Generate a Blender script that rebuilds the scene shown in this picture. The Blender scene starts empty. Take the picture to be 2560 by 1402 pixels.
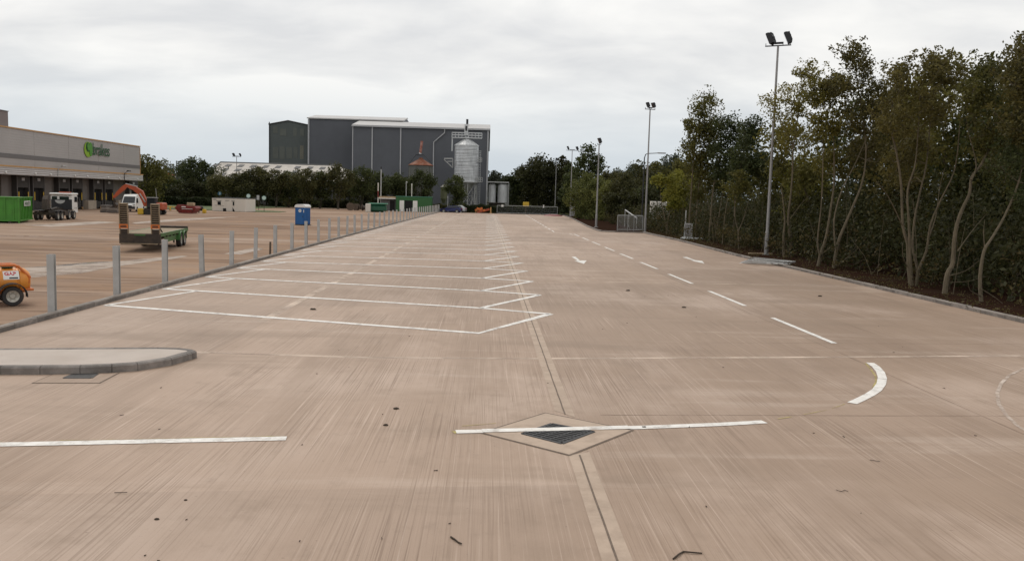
import bpy, math, random
import numpy as np
from mathutils import Vector, Matrix
rad = math.radians
sc = bpy.context.scene
col = sc.collection

# ------------------------------------------------------------------ camera
CAM_H = 3.1
PITCH, ROLL, YAW = math.atan(205/2085), rad(1.6), rad(1.84)
cam = bpy.data.cameras.new("camera"); camo = bpy.data.objects.new("camera", cam); col.objects.link(camo)
cam.sensor_width = 36; cam.lens = 2085/2560*36; cam.clip_end = 6000; cam.clip_start = 0.1
camo.matrix_world = Matrix.Translation((0, 0, CAM_H)) @ Matrix.Rotation(-YAW, 4, 'Z') @ Matrix.Rotation(math.pi/2-PITCH, 4, 'X') @ Matrix.Rotation(ROLL, 4, 'Z')
sc.camera = camo

# ------------------------------------------------------------------ light
SUN_EL, SUN_AZ = 48, -25          # azimuth from the +Y axis, positive to the right
sc.view_settings.view_transform = 'Standard'; sc.view_settings.look = 'None'
sc.view_settings.exposure = 0.0; sc.view_settings.gamma = 1.0
w = bpy.data.worlds.new("World"); sc.world = w; w.use_nodes = True
nt = w.node_tree; N = nt.nodes; L = nt.links
bg = N['Background']; bg.inputs['Strength'].default_value = 0.1
sky = N.new('ShaderNodeTexSky'); sky.sky_type = 'NISHITA'; sky.sun_disc = False
sky.sun_elevation = rad(SUN_EL); sky.sun_rotation = rad(SUN_AZ); sky.dust_density = 2.0
tc = N.new('ShaderNodeTexCoord')
sep = N.new('ShaderNodeSeparateXYZ'); L.new(tc.outputs['Generated'], sep.inputs[0])
def mth(op, a=None, b=None, clamp=False, tree=None):
    t = tree or nt
    n = t.nodes.new('ShaderNodeMath'); n.operation = op; n.use_clamp = clamp
    for i, v in enumerate((a, b)):
        if v is None: continue
        if isinstance(v, (int, float)): n.inputs[i].default_value = v
        else: t.links.new(v, n.inputs[i])
    return n.outputs[0]
zc = mth('ADD', mth('MAXIMUM', sep.outputs[2], 0.0), 0.27)
cx = mth('DIVIDE', sep.outputs[0], zc); cy = mth('DIVIDE', sep.outputs[1], zc)
cmb = N.new('ShaderNodeCombineXYZ'); L.new(cx, cmb.inputs[0]); L.new(mth('MULTIPLY', cy, 1.5), cmb.inputs[1])
cmb.inputs[2].default_value = 3.7
def wnoise(scale, detail, rough, dist):
    n = N.new('ShaderNodeTexNoise'); n.inputs['Scale'].default_value = scale
    n.inputs['Detail'].default_value = detail; n.inputs['Roughness'].default_value = rough
    n.inputs['Distortion'].default_value = dist
    L.new(cmb.outputs[0], n.inputs['Vector']); return n.outputs['Fac']
n1 = wnoise(1.1, 6, 0.5, 0.4); n2 = wnoise(3.0, 5, 0.5, 0.5)
mixn = mth('ADD', mth('MULTIPLY', n1, 0.7), mth('MULTIPLY', n2, 0.3))
cr = N.new('ShaderNodeValToRGB'); L.new(mixn, cr.inputs[0])
e = cr.color_ramp.elements
e[0].position = 0.40; e[0].color = (0.75, 0.755, 0.762, 1)
e[1].position = 0.58; e[1].color = (1.02, 1.005, 0.97, 1)
# thinner, bluer cloud low down
lo = N.new('ShaderNodeMapRange'); L.new(sep.outputs[2], lo.inputs[0])
lo.inputs[1].default_value = 0.0; lo.inputs[2].default_value = 0.17; lo.interpolation_type = 'SMOOTHSTEP'
mx = N.new('ShaderNodeMix'); mx.data_type = 'RGBA'; L.new(lo.outputs[0], mx.inputs[0])
mx.inputs[6].default_value = (0.60, 0.675, 0.745, 1); L.new(cr.outputs[0], mx.inputs[7])
sca = N.new('ShaderNodeVectorMath'); sca.operation = 'SCALE'; L.new(mx.outputs[2], sca.inputs[0]); sca.inputs['Scale'].default_value = 10.0
mx2 = N.new('ShaderNodeMix'); mx2.data_type = 'RGBA'; mx2.inputs[0].default_value = 0.93
L.new(sky.outputs[0], mx2.inputs[6]); L.new(sca.outputs[0], mx2.inputs[7]); L.new(mx2.outputs[2], bg.inputs['Color'])
sl = bpy.data.lights.new("sun", 'SUN'); sl.energy = 0.9; sl.angle = rad(25); sl.color = (1, 0.95, 0.88)
so = bpy.data.objects.new("sun", sl); col.objects.link(so)
sd = Vector((math.sin(rad(SUN_AZ))*math.cos(rad(SUN_EL)), math.cos(rad(SUN_AZ))*math.cos(rad(SUN_EL)), math.sin(rad(SUN_EL))))
so.rotation_euler = sd.to_track_quat('Z', 'Y').to_euler(); so.location = (0, 0, 60)

# ------------------------------------------------------------------ helpers
_cm = camo.matrix_world.to_3x3()
def _ray(px, py): return _cm @ Vector(((px-1280)/2085, (701-py)/2085, -1))
def G(px, py, z=0.0):
    d = _ray(px, py); t = (z-CAM_H)/d.z; return Vector((d.x*t, d.y*t, z))
def at(px, py, Y):
    d = _ray(px, py); t = Y/d.y; return Vector((d.x*t, Y, CAM_H+d.z*t))

class MB:
    def __init__(s): s.v = []; s.f = []; s.m = []
    def add(s, vs, fs, mi=0):
        o = len(s.v); s.v += [tuple(x) for x in vs]; s.f += [tuple(o+i for i in f) for f in fs]; s.m += [mi]*len(fs); return s
    def box(s, c, d, rz=0, mi=0, R=None):
        hx, hy, hz = d[0]/2, d[1]/2, d[2]/2
        M = R or Matrix.Rotation(rz, 3, 'Z')
        vs = [Vector(c)+M @ Vector((x*hx, y*hy, z*hz)) for x in (-1, 1) for y in (-1, 1) for z in (-1, 1)]
        return s.add(vs, [(0, 1, 3, 2), (4, 6, 7, 5), (0, 4, 5, 1), (2, 3, 7, 6), (0, 2, 6, 4), (1, 5, 7, 3)], mi)
    def rbox(s, c, d, b=0.05, rz=0, mi=0, R=None):          # box with chamfered edges
        M = R or Matrix.Rotation(rz, 3, 'Z'); h = [x/2 for x in d]; b = min(b, min(h)*0.9)
        idx = {}; vs = []
        for x in (-1, 1):
            for y in (-1, 1):
                for z in (-1, 1):
                    for a in range(3):
                        p = [x*h[0], y*h[1], z*h[2]]
                        for k in range(3):
                            if k != a: p[k] -= (x, y, z)[k]*b
                        idx[(x, y, z, a)] = len(vs); vs.append(Vector(c)+M @ Vector(p))
        fs = []
        for a in range(3):
            o = [k for k in range(3) if k != a]
            for sg in (-1, 1):
                q = []
                for (p1, p2) in ((-1, -1), (1, -1), (1, 1), (-1, 1)):
                    k = [0, 0, 0]; k[a] = sg; k[o[0]] = p1; k[o[1]] = p2; q.append(idx[tuple(k)+(a,)])
                fs.append(q)
            for p1 in (-1, 1):
                for p2 in (-1, 1):
                    k0 = [0, 0, 0]; k0[o[0]] = p1; k0[o[1]] = p2
                    kA = list(k0); kA[a] = -1; kB = list(k0); kB[a] = 1
                    fs.append([idx[tuple(kA)+(o[0],)], idx[tuple(kB)+(o[0],)], idx[tuple(kB)+(o[1],)], idx[tuple(kA)+(o[1],)]])
        for x in (-1, 1):
            for y in (-1, 1):
                for z in (-1, 1): fs.append([idx[(x, y, z, 0)], idx[(x, y, z, 1)], idx[(x, y, z, 2)]])
        return s.add(vs, fs, mi)
    def tube(s, pts, r, n=8, mi=0, cap=True):
        pts = [Vector(p) for p in pts]; r = r if isinstance(r, (list, tuple)) else [r]*len(pts)
        vs = []; fs = []; u = None
        for i, p in enumerate(pts):
            t = (pts[min(i+1, len(pts)-1)]-pts[max(i-1, 0)]).normalized()
            if u is None: u = t.cross(Vector((0, 0, 1)) if abs(t.z) < 0.9 else Vector((1, 0, 0)))
            u = (u-t*u.dot(t)).normalized(); w_ = t.cross(u)
            for k in range(n):
                an = 2*math.pi*k/n+math.pi/n; vs.append(p+(u*math.cos(an)+w_*math.sin(an))*r[i])
        for i in range(len(pts)-1):
            for k in range(n): fs.append((i*n+k, i*n+(k+1) % n, (i+1)*n+(k+1) % n, (i+1)*n+k))
        if cap: fs += [tuple(range(n-1, -1, -1)), tuple((len(pts)-1)*n+k for k in range(n))]
        return s.add(vs, fs, mi)
    def lathe(s, prof, c=(0, 0, 0), n=24, mi=0, axis='Z', R=None, cap=True):   # prof: (r, z)
        M = R or {'Z': Matrix.Identity(3), 'X': Matrix.Rotation(math.pi/2, 3, 'Y'), 'Y': Matrix.Rotation(-math.pi/2, 3, 'X')}[axis]
        vs = []; fs = []
        for (r, z) in prof:
            for k in range(n):
                an = 2*math.pi*k/n; vs.append(Vector(c)+M @ Vector((r*math.cos(an), r*math.sin(an), z)))
        for i in range(len(prof)-1):
            for k in range(n): fs.append((i*n+k, i*n+(k+1) % n, (i+1)*n+(k+1) % n, (i+1)*n+k))
        if cap and prof[0][0] > 1e-4: fs.append(tuple(range(n-1, -1, -1)))
        if cap and prof[-1][0] > 1e-4: fs.append(tuple((len(prof)-1)*n+k for k in range(n)))
        return s.add(vs, fs, mi)
    def prism(s, poly, a, b, plane='YZ', mi=0):      # outline in a plane, thickness from a to b on the third axis
        def P(p, t): return {'YZ': (t, p[0], p[1]), 'XZ': (p[0], t, p[1]), 'XY': (p[0], p[1], t)}[plane]
        n = len(poly); vs = [P(p, a) for p in poly]+[P(p, b) for p in poly]
        fs = [tuple(range(n)), tuple(range(2*n-1, n-1, -1))]+[(i, n+i, n+(i+1) % n, (i+1) % n) for i in range(n)]
        return s.add(vs, fs, mi)
    def build(s, name, mats, parent=None, smooth=False):
        me = bpy.data.meshes.new(name); me.from_pydata(s.v, [], s.f)
        mats = mats if isinstance(mats, (list, tuple)) else [mats]
        for m_ in mats: me.materials.append(m_)
        if len(mats) > 1: me.polygons.foreach_set('material_index', s.m)
        import bmesh
        bm = bmesh.new(); bm.from_mesh(me); bmesh.ops.recalc_face_normals(bm, faces=bm.faces); bm.to_mesh(me); bm.free()
        if smooth:
            me.polygons.foreach_set('use_smooth', [True]*len(me.polygons))
            me.set_sharp_from_angle(angle=rad(40))
        o = bpy.data.objects.new(name, me); col.objects.link(o)
        if parent: o.parent = parent
        return o
def tag(o, label=None, cat=None, group=None, kind=None):
    if label: o['label'] = label
    if cat: o['category'] = cat
    if group: o['group'] = group
    if kind: o['kind'] = kind
    return o
def thing(name, label, cat, loc=(0, 0, 0), rz=0, group=None):
    o = bpy.data.objects.new(name, None); col.objects.link(o); o.location = loc; o.rotation_euler = (0, 0, rz)
    return tag(o, label, cat, group)
def copy_tree(o, parent=None):
    c = o.copy(); col.objects.link(c)
    if parent: c.parent = parent
    for ch in [x for x in bpy.data.objects if x.parent == o]: copy_tree(ch, c)
    return c
def text_obj(name, s, size, mat_, parent, M, extrude=0.01, bold=0.0, align='LEFT'):
    cu = bpy.data.curves.new(name, 'FONT'); cu.body = s; cu.size = size; cu.extrude = extrude; cu.offset = bold; cu.align_x = align
    t = bpy.data.objects.new(name, cu); col.objects.link(t)
    dg = bpy.context.evaluated_depsgraph_get(); dg.update()
    me = bpy.data.meshes.new_from_object(t.evaluated_get(dg))
    bpy.data.objects.remove(t); me.transform(M); me.materials.clear(); me.materials.append(mat_)
    o = bpy.data.objects.new(name, me); col.objects.link(o)
    if parent: o.parent = parent
    return o

# ------------------------------------------------------------------ materials
def mat(name, c, rough=0.7, metal=0.0, var=0.12, scale=1.5, bump=0.0, bscale=20.0, stretch=(1, 1, 1), dirt=None, dirt_amt=0.5, dirt_scale=2.0, spec=0.5, rib=None, island=0.0):
    m = bpy.data.materials.new(name); m.use_nodes = True; t = m.node_tree; b = t.nodes['Principled BSDF']
    b.inputs['Roughness'].default_value = rough; b.inputs['Metallic'].default_value = metal; b.inputs['Specular IOR Level'].default_value = spec
    tcn = t.nodes.new('ShaderNodeTexCoord'); mp = t.nodes.new('ShaderNodeMapping'); t.links.new(tcn.outputs['Object'], mp.inputs[0]); mp.inputs['Scale'].default_value = stretch
    def noise(s, d=6, r=0.6):
        n = t.nodes.new('ShaderNodeTexNoise'); n.inputs['Scale'].default_value = s; n.inputs['Detail'].default_value = d; n.inputs['Roughness'].default_value = r
        t.links.new(mp.outputs[0], n.inputs['Vector']); return n.outputs['Fac']
    r = t.nodes.new('ShaderNodeValToRGB'); t.links.new(noise(scale), r.inputs[0])
    r.color_ramp.elements[0].position = 0.3; r.color_ramp.elements[1].position = 0.7
    r.color_ramp.elements[0].color = tuple(max(0, x*(1-var)) for x in c)+(1,); r.color_ramp.elements[1].color = tuple(min(1, x*(1+var)) for x in c)+(1,)
    out = r.outputs[0]
    if dirt:
        k = t.nodes.new('ShaderNodeMapRange'); t.links.new(noise(dirt_scale, 8, 0.65), k.inputs[0])
        k.inputs[1].default_value = 0.45; k.inputs[2].default_value = 0.7; k.inputs[4].default_value = dirt_amt
        x = t.nodes.new('ShaderNodeMix'); x.data_type = 'RGBA'; t.links.new(k.outputs[0], x.inputs[0]); t.links.new(out, x.inputs[6]); x.inputs[7].default_value = tuple(dirt)+(1,); out = x.outputs[2]
    if island:
        gn = t.nodes.new('ShaderNodeNewGeometry'); hs = t.nodes.new('ShaderNodeHueSaturation'); t.links.new(out, hs.inputs['Color'])
        t.links.new(mth('ADD', mth('MULTIPLY', gn.outputs['Random Per Island'], island*2, tree=t), 1-island, tree=t), hs.inputs['Value']); out = hs.outputs[0]
    t.links.new(out, b.inputs['Base Color'])
    if bump:
        bp = t.nodes.new('ShaderNodeBump'); bp.inputs['Strength'].default_value = bump; bp.inputs['Distance'].default_value = 0.02
        t.links.new(noise(bscale), bp.inputs['Height']); t.links.new(bp.outputs[0], b.inputs['Normal'])
    if rib:      # profiled sheet: (axis, period, depth)
        wv = t.nodes.new('ShaderNodeTexWave'); wv.bands_direction = rib[0]; wv.inputs['Scale'].default_value = 2*math.pi/(20*rib[1]); t.links.new(tcn.outputs['Object'], wv.inputs['Vector'])
        bp = t.nodes.new('ShaderNodeBump'); bp.inputs['Distance'].default_value = rib[2]; bp.inputs['Strength'].default_value = 0.7
        t.links.new(wv.outputs['Fac'], bp.inputs['Height']); t.links.new(bp.outputs[0], b.inputs['Normal'])
    return m
def leafmat(name, dark, light, seedscale=0.5):
    m = bpy.data.materials.new(name); m.use_nodes = True; t = m.node_tree; b = t.nodes['Principled BSDF']; out = t.nodes['Material Output']
    g = t.nodes.new('ShaderNodeNewGeometry'); tcn = t.nodes.new('ShaderNodeTexCoord')
    n = t.nodes.new('ShaderNodeTexNoise'); n.inputs['Scale'].default_value = seedscale; n.inputs['Detail'].default_value = 3; t.links.new(tcn.outputs['Object'], n.inputs['Vector'])
    oi = t.nodes.new('ShaderNodeObjectInfo')
    a = mth('ADD', mth('MULTIPLY', g.outputs['Random Per Island'], 0.55, tree=t), mth('MULTIPLY', mth('SUBTRACT', n.outputs['Fac'], 0.3, tree=t), 1.0, tree=t), tree=t)
    a = mth('ADD', a, mth('MULTIPLY', mth('SUBTRACT', oi.outputs['Random'], 0.5, tree=t), 0.35, tree=t), True, tree=t)
    x = t.nodes.new('ShaderNodeMix'); x.data_type = 'RGBA'; t.links.new(a, x.inputs[0]); x.inputs[6].default_value = tuple(dark)+(1,); x.inputs[7].default_value = tuple(light)+(1,)
    t.links.new(x.outputs[2], b.inputs['Base Color']); b.inputs['Roughness'].default_value = 0.65; b.inputs['Specular IOR Level'].default_value = 0.25
    tr = t.nodes.new('ShaderNodeBsdfTranslucent'); t.links.new(x.outputs[2], tr.inputs[0])
    ms = t.nodes.new('ShaderNodeMixShader'); ms.inputs[0].default_value = 0.35; t.links.new(b.outputs[0], ms.inputs[1]); t.links.new(tr.outputs[0], ms.inputs[2]); t.links.new(ms.outputs[0], out.inputs[0])
    return m
def ground_mat(name, base, streak_axis, fine, parts):
    """large paved surface: colour patches, brushed streaks along one axis, blotches and stains"""
    m = bpy.data.materials.new(name); m.use_nodes = True; t = m.node_tree; b = t.nodes['Principled BSDF']
    tcn = t.nodes.new('ShaderNodeTexCoord')
    def noise(sx, sy, d=4, r=0.6, off=0):
        mp = t.nodes.new('ShaderNodeMapping'); t.links.new(tcn.outputs['Object'], mp.inputs[0])
        mp.inputs['Scale'].default_value = (sx, sy, 1); mp.inputs['Location'].default_value = (off, off*1.7, off)
        n = t.nodes.new('ShaderNodeTexNoise'); n.inputs['Scale'].default_value = 1; n.inputs['Detail'].default_value = d; n.inputs['Roughness'].default_value = r
        t.links.new(mp.outputs[0], n.inputs['Vector']); return n.outputs['Fac']
    cur = t.nodes.new('ShaderNodeRGB'); cur.outputs[0].default_value = tuple(base)+(1,); out = cur.outputs[0]
    for (sx, sy, d, lo_, hi_, colr, amt, off, *msk) in parts:
        k = t.nodes.new('ShaderNodeMapRange'); t.links.new(noise(sx, sy, d, 0.62, off), k.inputs[0]); k.interpolation_type = 'SMOOTHSTEP'
        k.inputs[1].default_value = lo_; k.inputs[2].default_value = hi_; k.inputs[4].default_value = amt
        kf = k.outputs[0]
        if msk:      # this layer only shows in patches
            q = t.nodes.new('ShaderNodeMapRange'); t.links.new(noise(msk[0], msk[1], 5, 0.6, off+50), q.inputs[0]); q.inputs[1].default_value = 0.40; q.inputs[2].default_value = 0.62; q.inputs[3].default_value = 0.12; kf = mth('MULTIPLY', kf, q.outputs[0], tree=t)
        x = t.nodes.new('ShaderNodeMix'); x.data_type = 'RGBA'; t.links.new(kf, x.inputs[0]); t.links.new(out, x.inputs[6]); x.inputs[7].default_value = tuple(colr)+(1,); out = x.outputs[2]
    if 'concrete' in name:      # each cast slab has its own tone
        sp = t.nodes.new('ShaderNodeSeparateXYZ'); t.links.new(tcn.outputs['Object'], sp.inputs[0]); cb = t.nodes.new('ShaderNodeCombineXYZ')
        t.links.new(mth('FLOOR', mth('DIVIDE', mth('SUBTRACT', sp.outputs[0], 1.2, tree=t), 6.42, tree=t), tree=t), cb.inputs[0])
        t.links.new(mth('FLOOR', mth('DIVIDE', mth('SUBTRACT', mth('SUBTRACT', sp.outputs[1], 1.4, tree=t), mth('MULTIPLY', sp.outputs[0], 0.1, tree=t), tree=t), 7.35, tree=t), tree=t), cb.inputs[1])
        wn = t.nodes.new('ShaderNodeTexWhiteNoise'); t.links.new(cb.outputs[0], wn.inputs['Vector']); hs = t.nodes.new('ShaderNodeHueSaturation'); t.links.new(out, hs.inputs['Color'])
        t.links.new(mth('ADD', mth('MULTIPLY', wn.outputs['Value'], 0.14, tree=t), 0.92, tree=t), hs.inputs['Value']); out = hs.outputs[0]
    t.links.new(out, b.inputs['Base Color']); b.inputs['Roughness'].default_value = 0.68 if 'concrete' in name else 0.9; b.inputs['Specular IOR Level'].default_value = 0.38 if 'concrete' in name else 0.12 if 'yard' in name else 0.0
    bp = t.nodes.new('ShaderNodeBump'); bp.inputs['Strength'].default_value = 0.35; bp.inputs['Distance'].default_value = 0.01
    t.links.new(noise(*fine), bp.inputs['Height']); t.links.new(bp.outputs[0], b.inputs['Normal'])
    return m
M = {}
M['concrete'] = ground_mat('brushed_concrete', (0.413, 0.298, 0.223), 'Y', (44, 0.5, 2, 0.5), [
    (0.05, 0.045, 4, 0.42, 0.62, (0.321, 0.226, 0.159), 0.75, 3),
    (0.22, 0.14, 6, 0.48, 0.68, (0.509, 0.387, 0.308), 0.7, 11),
    (0.45, 0.05, 5, 0.5, 0.68, (0.270, 0.186, 0.128), 0.55, 5),
    (0.12, 0.55, 6, 0.52, 0.68, (0.270, 0.192, 0.135), 0.55, 31),
    (0.10, 0.9, 5, 0.56, 0.7, (0.529, 0.415, 0.336), 0.45, 41),
    (0.9, 0.6, 7, 0.5, 0.72, (0.305, 0.217, 0.156), 0.7, 37),
    (9, 0.16, 5, 0.5, 0.7, (0.275, 0.190, 0.133), 0.45, 7, 0.5, 0.3),
    (48, 0.3, 3, 0.48, 0.66, (0.213, 0.142, 0.097), 0.75, 9, 0.7, 0.35),
    (30, 0.22, 3, 0.55, 0.7, (0.560, 0.429, 0.341), 0.75, 13, 0.6, 0.4),
    (3.0, 2.2, 8, 0.55, 0.8, (0.264, 0.188, 0.135), 0.55, 17),
    (14, 14, 4, 0.66, 0.74, (0.173, 0.122, 0.085), 0.6, 23),
    (90, 70, 2, 0.55, 0.8, (0.234, 0.163, 0.116), 0.45, 19)])
M['yard'] = ground_mat('stained_yard', (0.305, 0.203, 0.138), 'X', (8, 8, 5, 0.6), [
    (0.025, 0.04, 4, 0.42, 0.6, (0.38, 0.275, 0.205), 0.8, 3),
    (0.018, 0.11, 7, 0.48, 0.64, (0.20, 0.125, 0.082), 0.75, 5),
    (0.02, 0.2, 7, 0.52, 0.66, (0.45, 0.345, 0.275), 0.7, 8),
    (0.06, 0.35, 7, 0.5, 0.66, (0.155, 0.095, 0.062), 0.7, 12),
    (0.09, 0.9, 6, 0.54, 0.68, (0.46, 0.34, 0.255), 0.65, 22),
    (0.2, 1.5, 6, 0.5, 0.68, (0.14, 0.086, 0.056), 0.6, 26),
    (0.3, 0.3, 7, 0.48, 0.7, (0.37, 0.222, 0.125), 0.55, 15),
    (2, 4, 7, 0.55, 0.75, (0.15, 0.095, 0.062), 0.55, 19)])
M['earth'] = ground_mat('rough_grass', (0.055, 0.06, 0.025), 'X', (5, 5, 6, 0.6), [(0.1, 0.1, 5, 0.45, 0.65, (0.09, 0.07, 0.035), 0.7, 2), (2, 2, 6, 0.5, 0.7, (0.03, 0.04, 0.012), 0.6, 4)])
M['soil'] = ground_mat('bark_soil', (0.030, 0.016, 0.011), 'X', (14, 14, 6, 0.7), [(0.6, 0.6, 5, 0.45, 0.65, (0.035, 0.022, 0.016), 0.8, 2), (6, 6, 6, 0.55, 0.75, (0.055, 0.034, 0.022), 0.6, 4)])
M['paint'] = mat('road_paint', (0.84, 0.81, 0.76), 0.7, var=0.06, scale=3, dirt=(0.47, 0.385, 0.32), dirt_amt=0.45, dirt_scale=7)
M['paint_worn'] = mat('worn_paint', (0.62, 0.52, 0.44), 0.8, var=0.1, scale=2, dirt=(0.39, 0.29, 0.22), dirt_amt=1.0, dirt_scale=2.5)
M['yellow_chalk'] = mat('setting_out_spray', (0.50, 0.41, 0.15), 0.8, dirt=(0.40, 0.30, 0.22), dirt_amt=1.0, dirt_scale=2.2)
M['pale_concrete'] = mat('pale_concrete', (0.475, 0.365, 0.280), 0.85, var=0.1, scale=1.2, bump=0.15, bscale=40, dirt=(0.32, 0.235, 0.175), dirt_amt=0.7, dirt_scale=3)
M['island_top'] = mat('fresh_concrete', (0.50, 0.43, 0.375), 0.85, var=0.08, scale=0.8, bump=0.12, bscale=30, dirt=(0.42, 0.345, 0.29), dirt_amt=0.6, dirt_scale=1.2)
M['seal'] = mat('joint_sealant', (0.15, 0.108, 0.078), 0.8, var=0.3, scale=8)
M['joint'] = mat('saw_cut_joint', (0.25, 0.18, 0.132), 0.85, var=0.25, scale=2, dirt=(0.42, 0.31, 0.235), dirt_amt=1.0, dirt_scale=0.8)
M['laitance'] = mat('joint_laitance', (0.627, 0.496, 0.394), 0.85, var=0.08, scale=2, dirt=(0.40, 0.31, 0.25), dirt_amt=1.0, dirt_scale=1.0)
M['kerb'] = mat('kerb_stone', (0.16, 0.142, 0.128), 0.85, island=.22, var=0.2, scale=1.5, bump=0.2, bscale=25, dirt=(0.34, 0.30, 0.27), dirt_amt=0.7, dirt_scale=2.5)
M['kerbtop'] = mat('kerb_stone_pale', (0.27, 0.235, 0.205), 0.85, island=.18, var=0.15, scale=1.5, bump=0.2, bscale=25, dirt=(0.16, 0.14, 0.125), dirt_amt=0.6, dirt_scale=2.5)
M['iron'] = mat('cast_iron', (0.028, 0.027, 0.028), 0.55, 0.3, var=0.3, scale=20)
M['void'] = mat('dark_hole', (0.008, 0.008, 0.008), 0.9)
M['galv'] = mat('galvanised_steel', (0.43, 0.43, 0.42), 0.5, 0.2, var=0.12, scale=6, dirt=(0.32, 0.315, 0.30), dirt_amt=0.6, dirt_scale=3)
M['galv_bright'] = mat('bright_galvanised', (0.58, 0.59, 0.59), 0.42, 0.3, var=0.14, scale=1.2, stretch=(1, 1, 0.25), dirt=(0.3, 0.3, 0.3), dirt_amt=0.5, dirt_scale=1.5)
M['silo'] = mat('silo_sheet', (0.60, 0.61, 0.62), 0.42, 0.45, var=0.16, scale=0.9, stretch=(1, 1, 0.3), dirt=(0.30, 0.30, 0.31), dirt_amt=0.6, dirt_scale=0.8, rib=('Z', 0.35, 0.04))
M['pole'] = mat('lamp_column', (0.30, 0.29, 0.285), 0.5, 0.3, var=0.1)
M['blackmetal'] = mat('black_housing', (0.022, 0.022, 0.025), 0.5, 0.2)
M['glass_dark'] = mat('dark_glass', (0.02, 0.023, 0.026), 0.08, 0.0, var=0.05)
M['rubber'] = mat('rubber', (0.022, 0.021, 0.021), 0.75, var=0.25, scale=8, dirt=(0.09, 0.07, 0.055), dirt_amt=0.5, dirt_scale=6)
M['orange'] = mat('orange_plastic', (0.72, 0.27, 0.035), 0.45, var=0.08, dirt=(0.50, 0.2, 0.05), dirt_amt=0.6, dirt_scale=3)
M['orange_steel'] = mat('orange_painted_steel', (0.62, 0.165, 0.03), 0.5, var=0.1, dirt=(0.35, 0.13, 0.05), dirt_amt=0.5)
M['digger'] = mat('digger_orange_red', (0.45, 0.085, 0.03), 0.45, var=0.12, dirt=(0.2, 0.06, 0.035), dirt_amt=0.6, dirt_scale=3)
M['white'] = mat('white_paint', (0.74, 0.73, 0.70), 0.4, var=0.04)
M['cream'] = mat('offwhite_panel', (0.66, 0.62, 0.555), 0.6, var=0.06, scale=2, dirt=(0.50, 0.46, 0.40), dirt_amt=0.5, dirt_scale=2)
M['green'] = mat('container_green', (0.055, 0.235, 0.02), 0.5, var=0.14, scale=1.5, dirt=(0.04, 0.13, 0.015), dirt_amt=0.5)
M['trailer_green'] = mat('trailer_green', (0.045, 0.15, 0.03), 0.5, var=0.15, dirt=(0.07, 0.07, 0.03), dirt_amt=0.6)
M['kiosk_green'] = mat('kiosk_green', (0.018, 0.105, 0.022), 0.4, var=0.1, dirt=(0.02, 0.07, 0.02), dirt_amt=0.4)
M['tank_green'] = mat('tank_green', (0.012, 0.085, 0.045), 0.45, var=0.1)
M['tank_lid'] = mat('tank_lid_green', (0.05, 0.19, 0.12), 0.45, var=0.1)
M['blue'] = mat('toilet_blue', (0.012, 0.10, 0.30), 0.45, var=0.08)
M['carblue'] = mat('car_blue', (0.008, 0.012, 0.075), 0.25, 0.2, var=0.05)
M['carsilver'] = mat('car_silver', (0.50, 0.51, 0.52), 0.3, 0.5, var=0.04)
M['carred'] = mat('car_dark_red', (0.085, 0.010, 0.014), 0.3, 0.1, var=0.05)
M['red'] = mat('skip_red', (0.20, 0.022, 0.018), 0.55, var=0.15, dirt=(0.11, 0.03, 0.025), dirt_amt=0.6)
M['redsign'] = mat('sign_red', (0.55, 0.02, 0.03), 0.5)
M['yellow'] = mat('yellow_paint', (0.62, 0.40, 0.03), 0.5, var=0.12, dirt=(0.4, 0.25, 0.05), dirt_amt=0.4)
M['wood'] = mat('deck_timber', (0.27, 0.20, 0.12), 0.8, var=0.25, scale=2, stretch=(6, 0.6, 6), dirt=(0.13, 0.10, 0.06), dirt_amt=0.5)
M['palewood'] = mat('pale_timber', (0.42, 0.31, 0.19), 0.8, var=0.2, scale=3)
M['steel_brown'] = mat('dirty_steel', (0.036, 0.026, 0.019), 0.6, 0.2, var=0.3, scale=4, dirt=(0.085, 0.055, 0.035), dirt_amt=0.6)
M['ramp'] = mat('ramp_steel', (0.26, 0.195, 0.125), 0.65, 0.2, var=0.2, scale=4)
M['blackplastic'] = mat('black_plastic', (0.02, 0.02, 0.021), 0.55)
M['rim'] = mat('wheel_rim', (0.42, 0.40, 0.35), 0.45, 0.3, var=0.1)
M['clad_grey'] = mat('grey_cladding', (0.098, 0.103, 0.117), 0.6, var=0.06, scale=0.15, rib=('X', 0.3, 0.04), dirt=(0.085, 0.088, 0.10), dirt_amt=0.6, dirt_scale=0.4)
M['clad_green'] = mat('grey_green_cladding', (0.082, 0.094, 0.090), 0.6, var=0.06, scale=0.2, rib=('X', 0.3, 0.04), dirt=(0.07, 0.08, 0.076), dirt_amt=0.6, dirt_scale=0.4)
M['rooflight'] = mat('grp_rooflight', (0.135, 0.128, 0.095), 0.5, var=0.15, scale=0.5)
M['rooflight2'] = mat('dull_grp_panel', (0.095, 0.102, 0.088), 0.5, var=0.12, scale=0.5)
M['roof_pale'] = mat('pale_roof_sheet', (0.46, 0.45, 0.44), 0.6, var=0.08, scale=0.3, dirt=(0.36, 0.345, 0.335), dirt_amt=0.6, dirt_scale=0.6)
M['roof_white'] = mat('fibre_cement_roof', (0.52, 0.48, 0.43), 0.85, var=0.12, scale=0.4, rib=('X', 0.35, 0.05), dirt=(0.36, 0.33, 0.295), dirt_amt=0.75, dirt_scale=0.5)
M['trim_pale'] = mat('pale_flashing', (0.42, 0.42, 0.43), 0.5, var=0.06)
M['wall_dark'] = mat('dark_shed_wall', (0.10, 0.10, 0.10), 0.8, var=0.12, scale=0.5)
M['wh_wall'] = mat('warehouse_silver_cladding', (0.40, 0.375, 0.36), 0.55, 0.1, var=0.05, scale=0.2, rib=('Z', 0.3, 0.006), dirt=(0.36, 0.34, 0.325), dirt_amt=0.5, dirt_scale=0.5)
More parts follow.
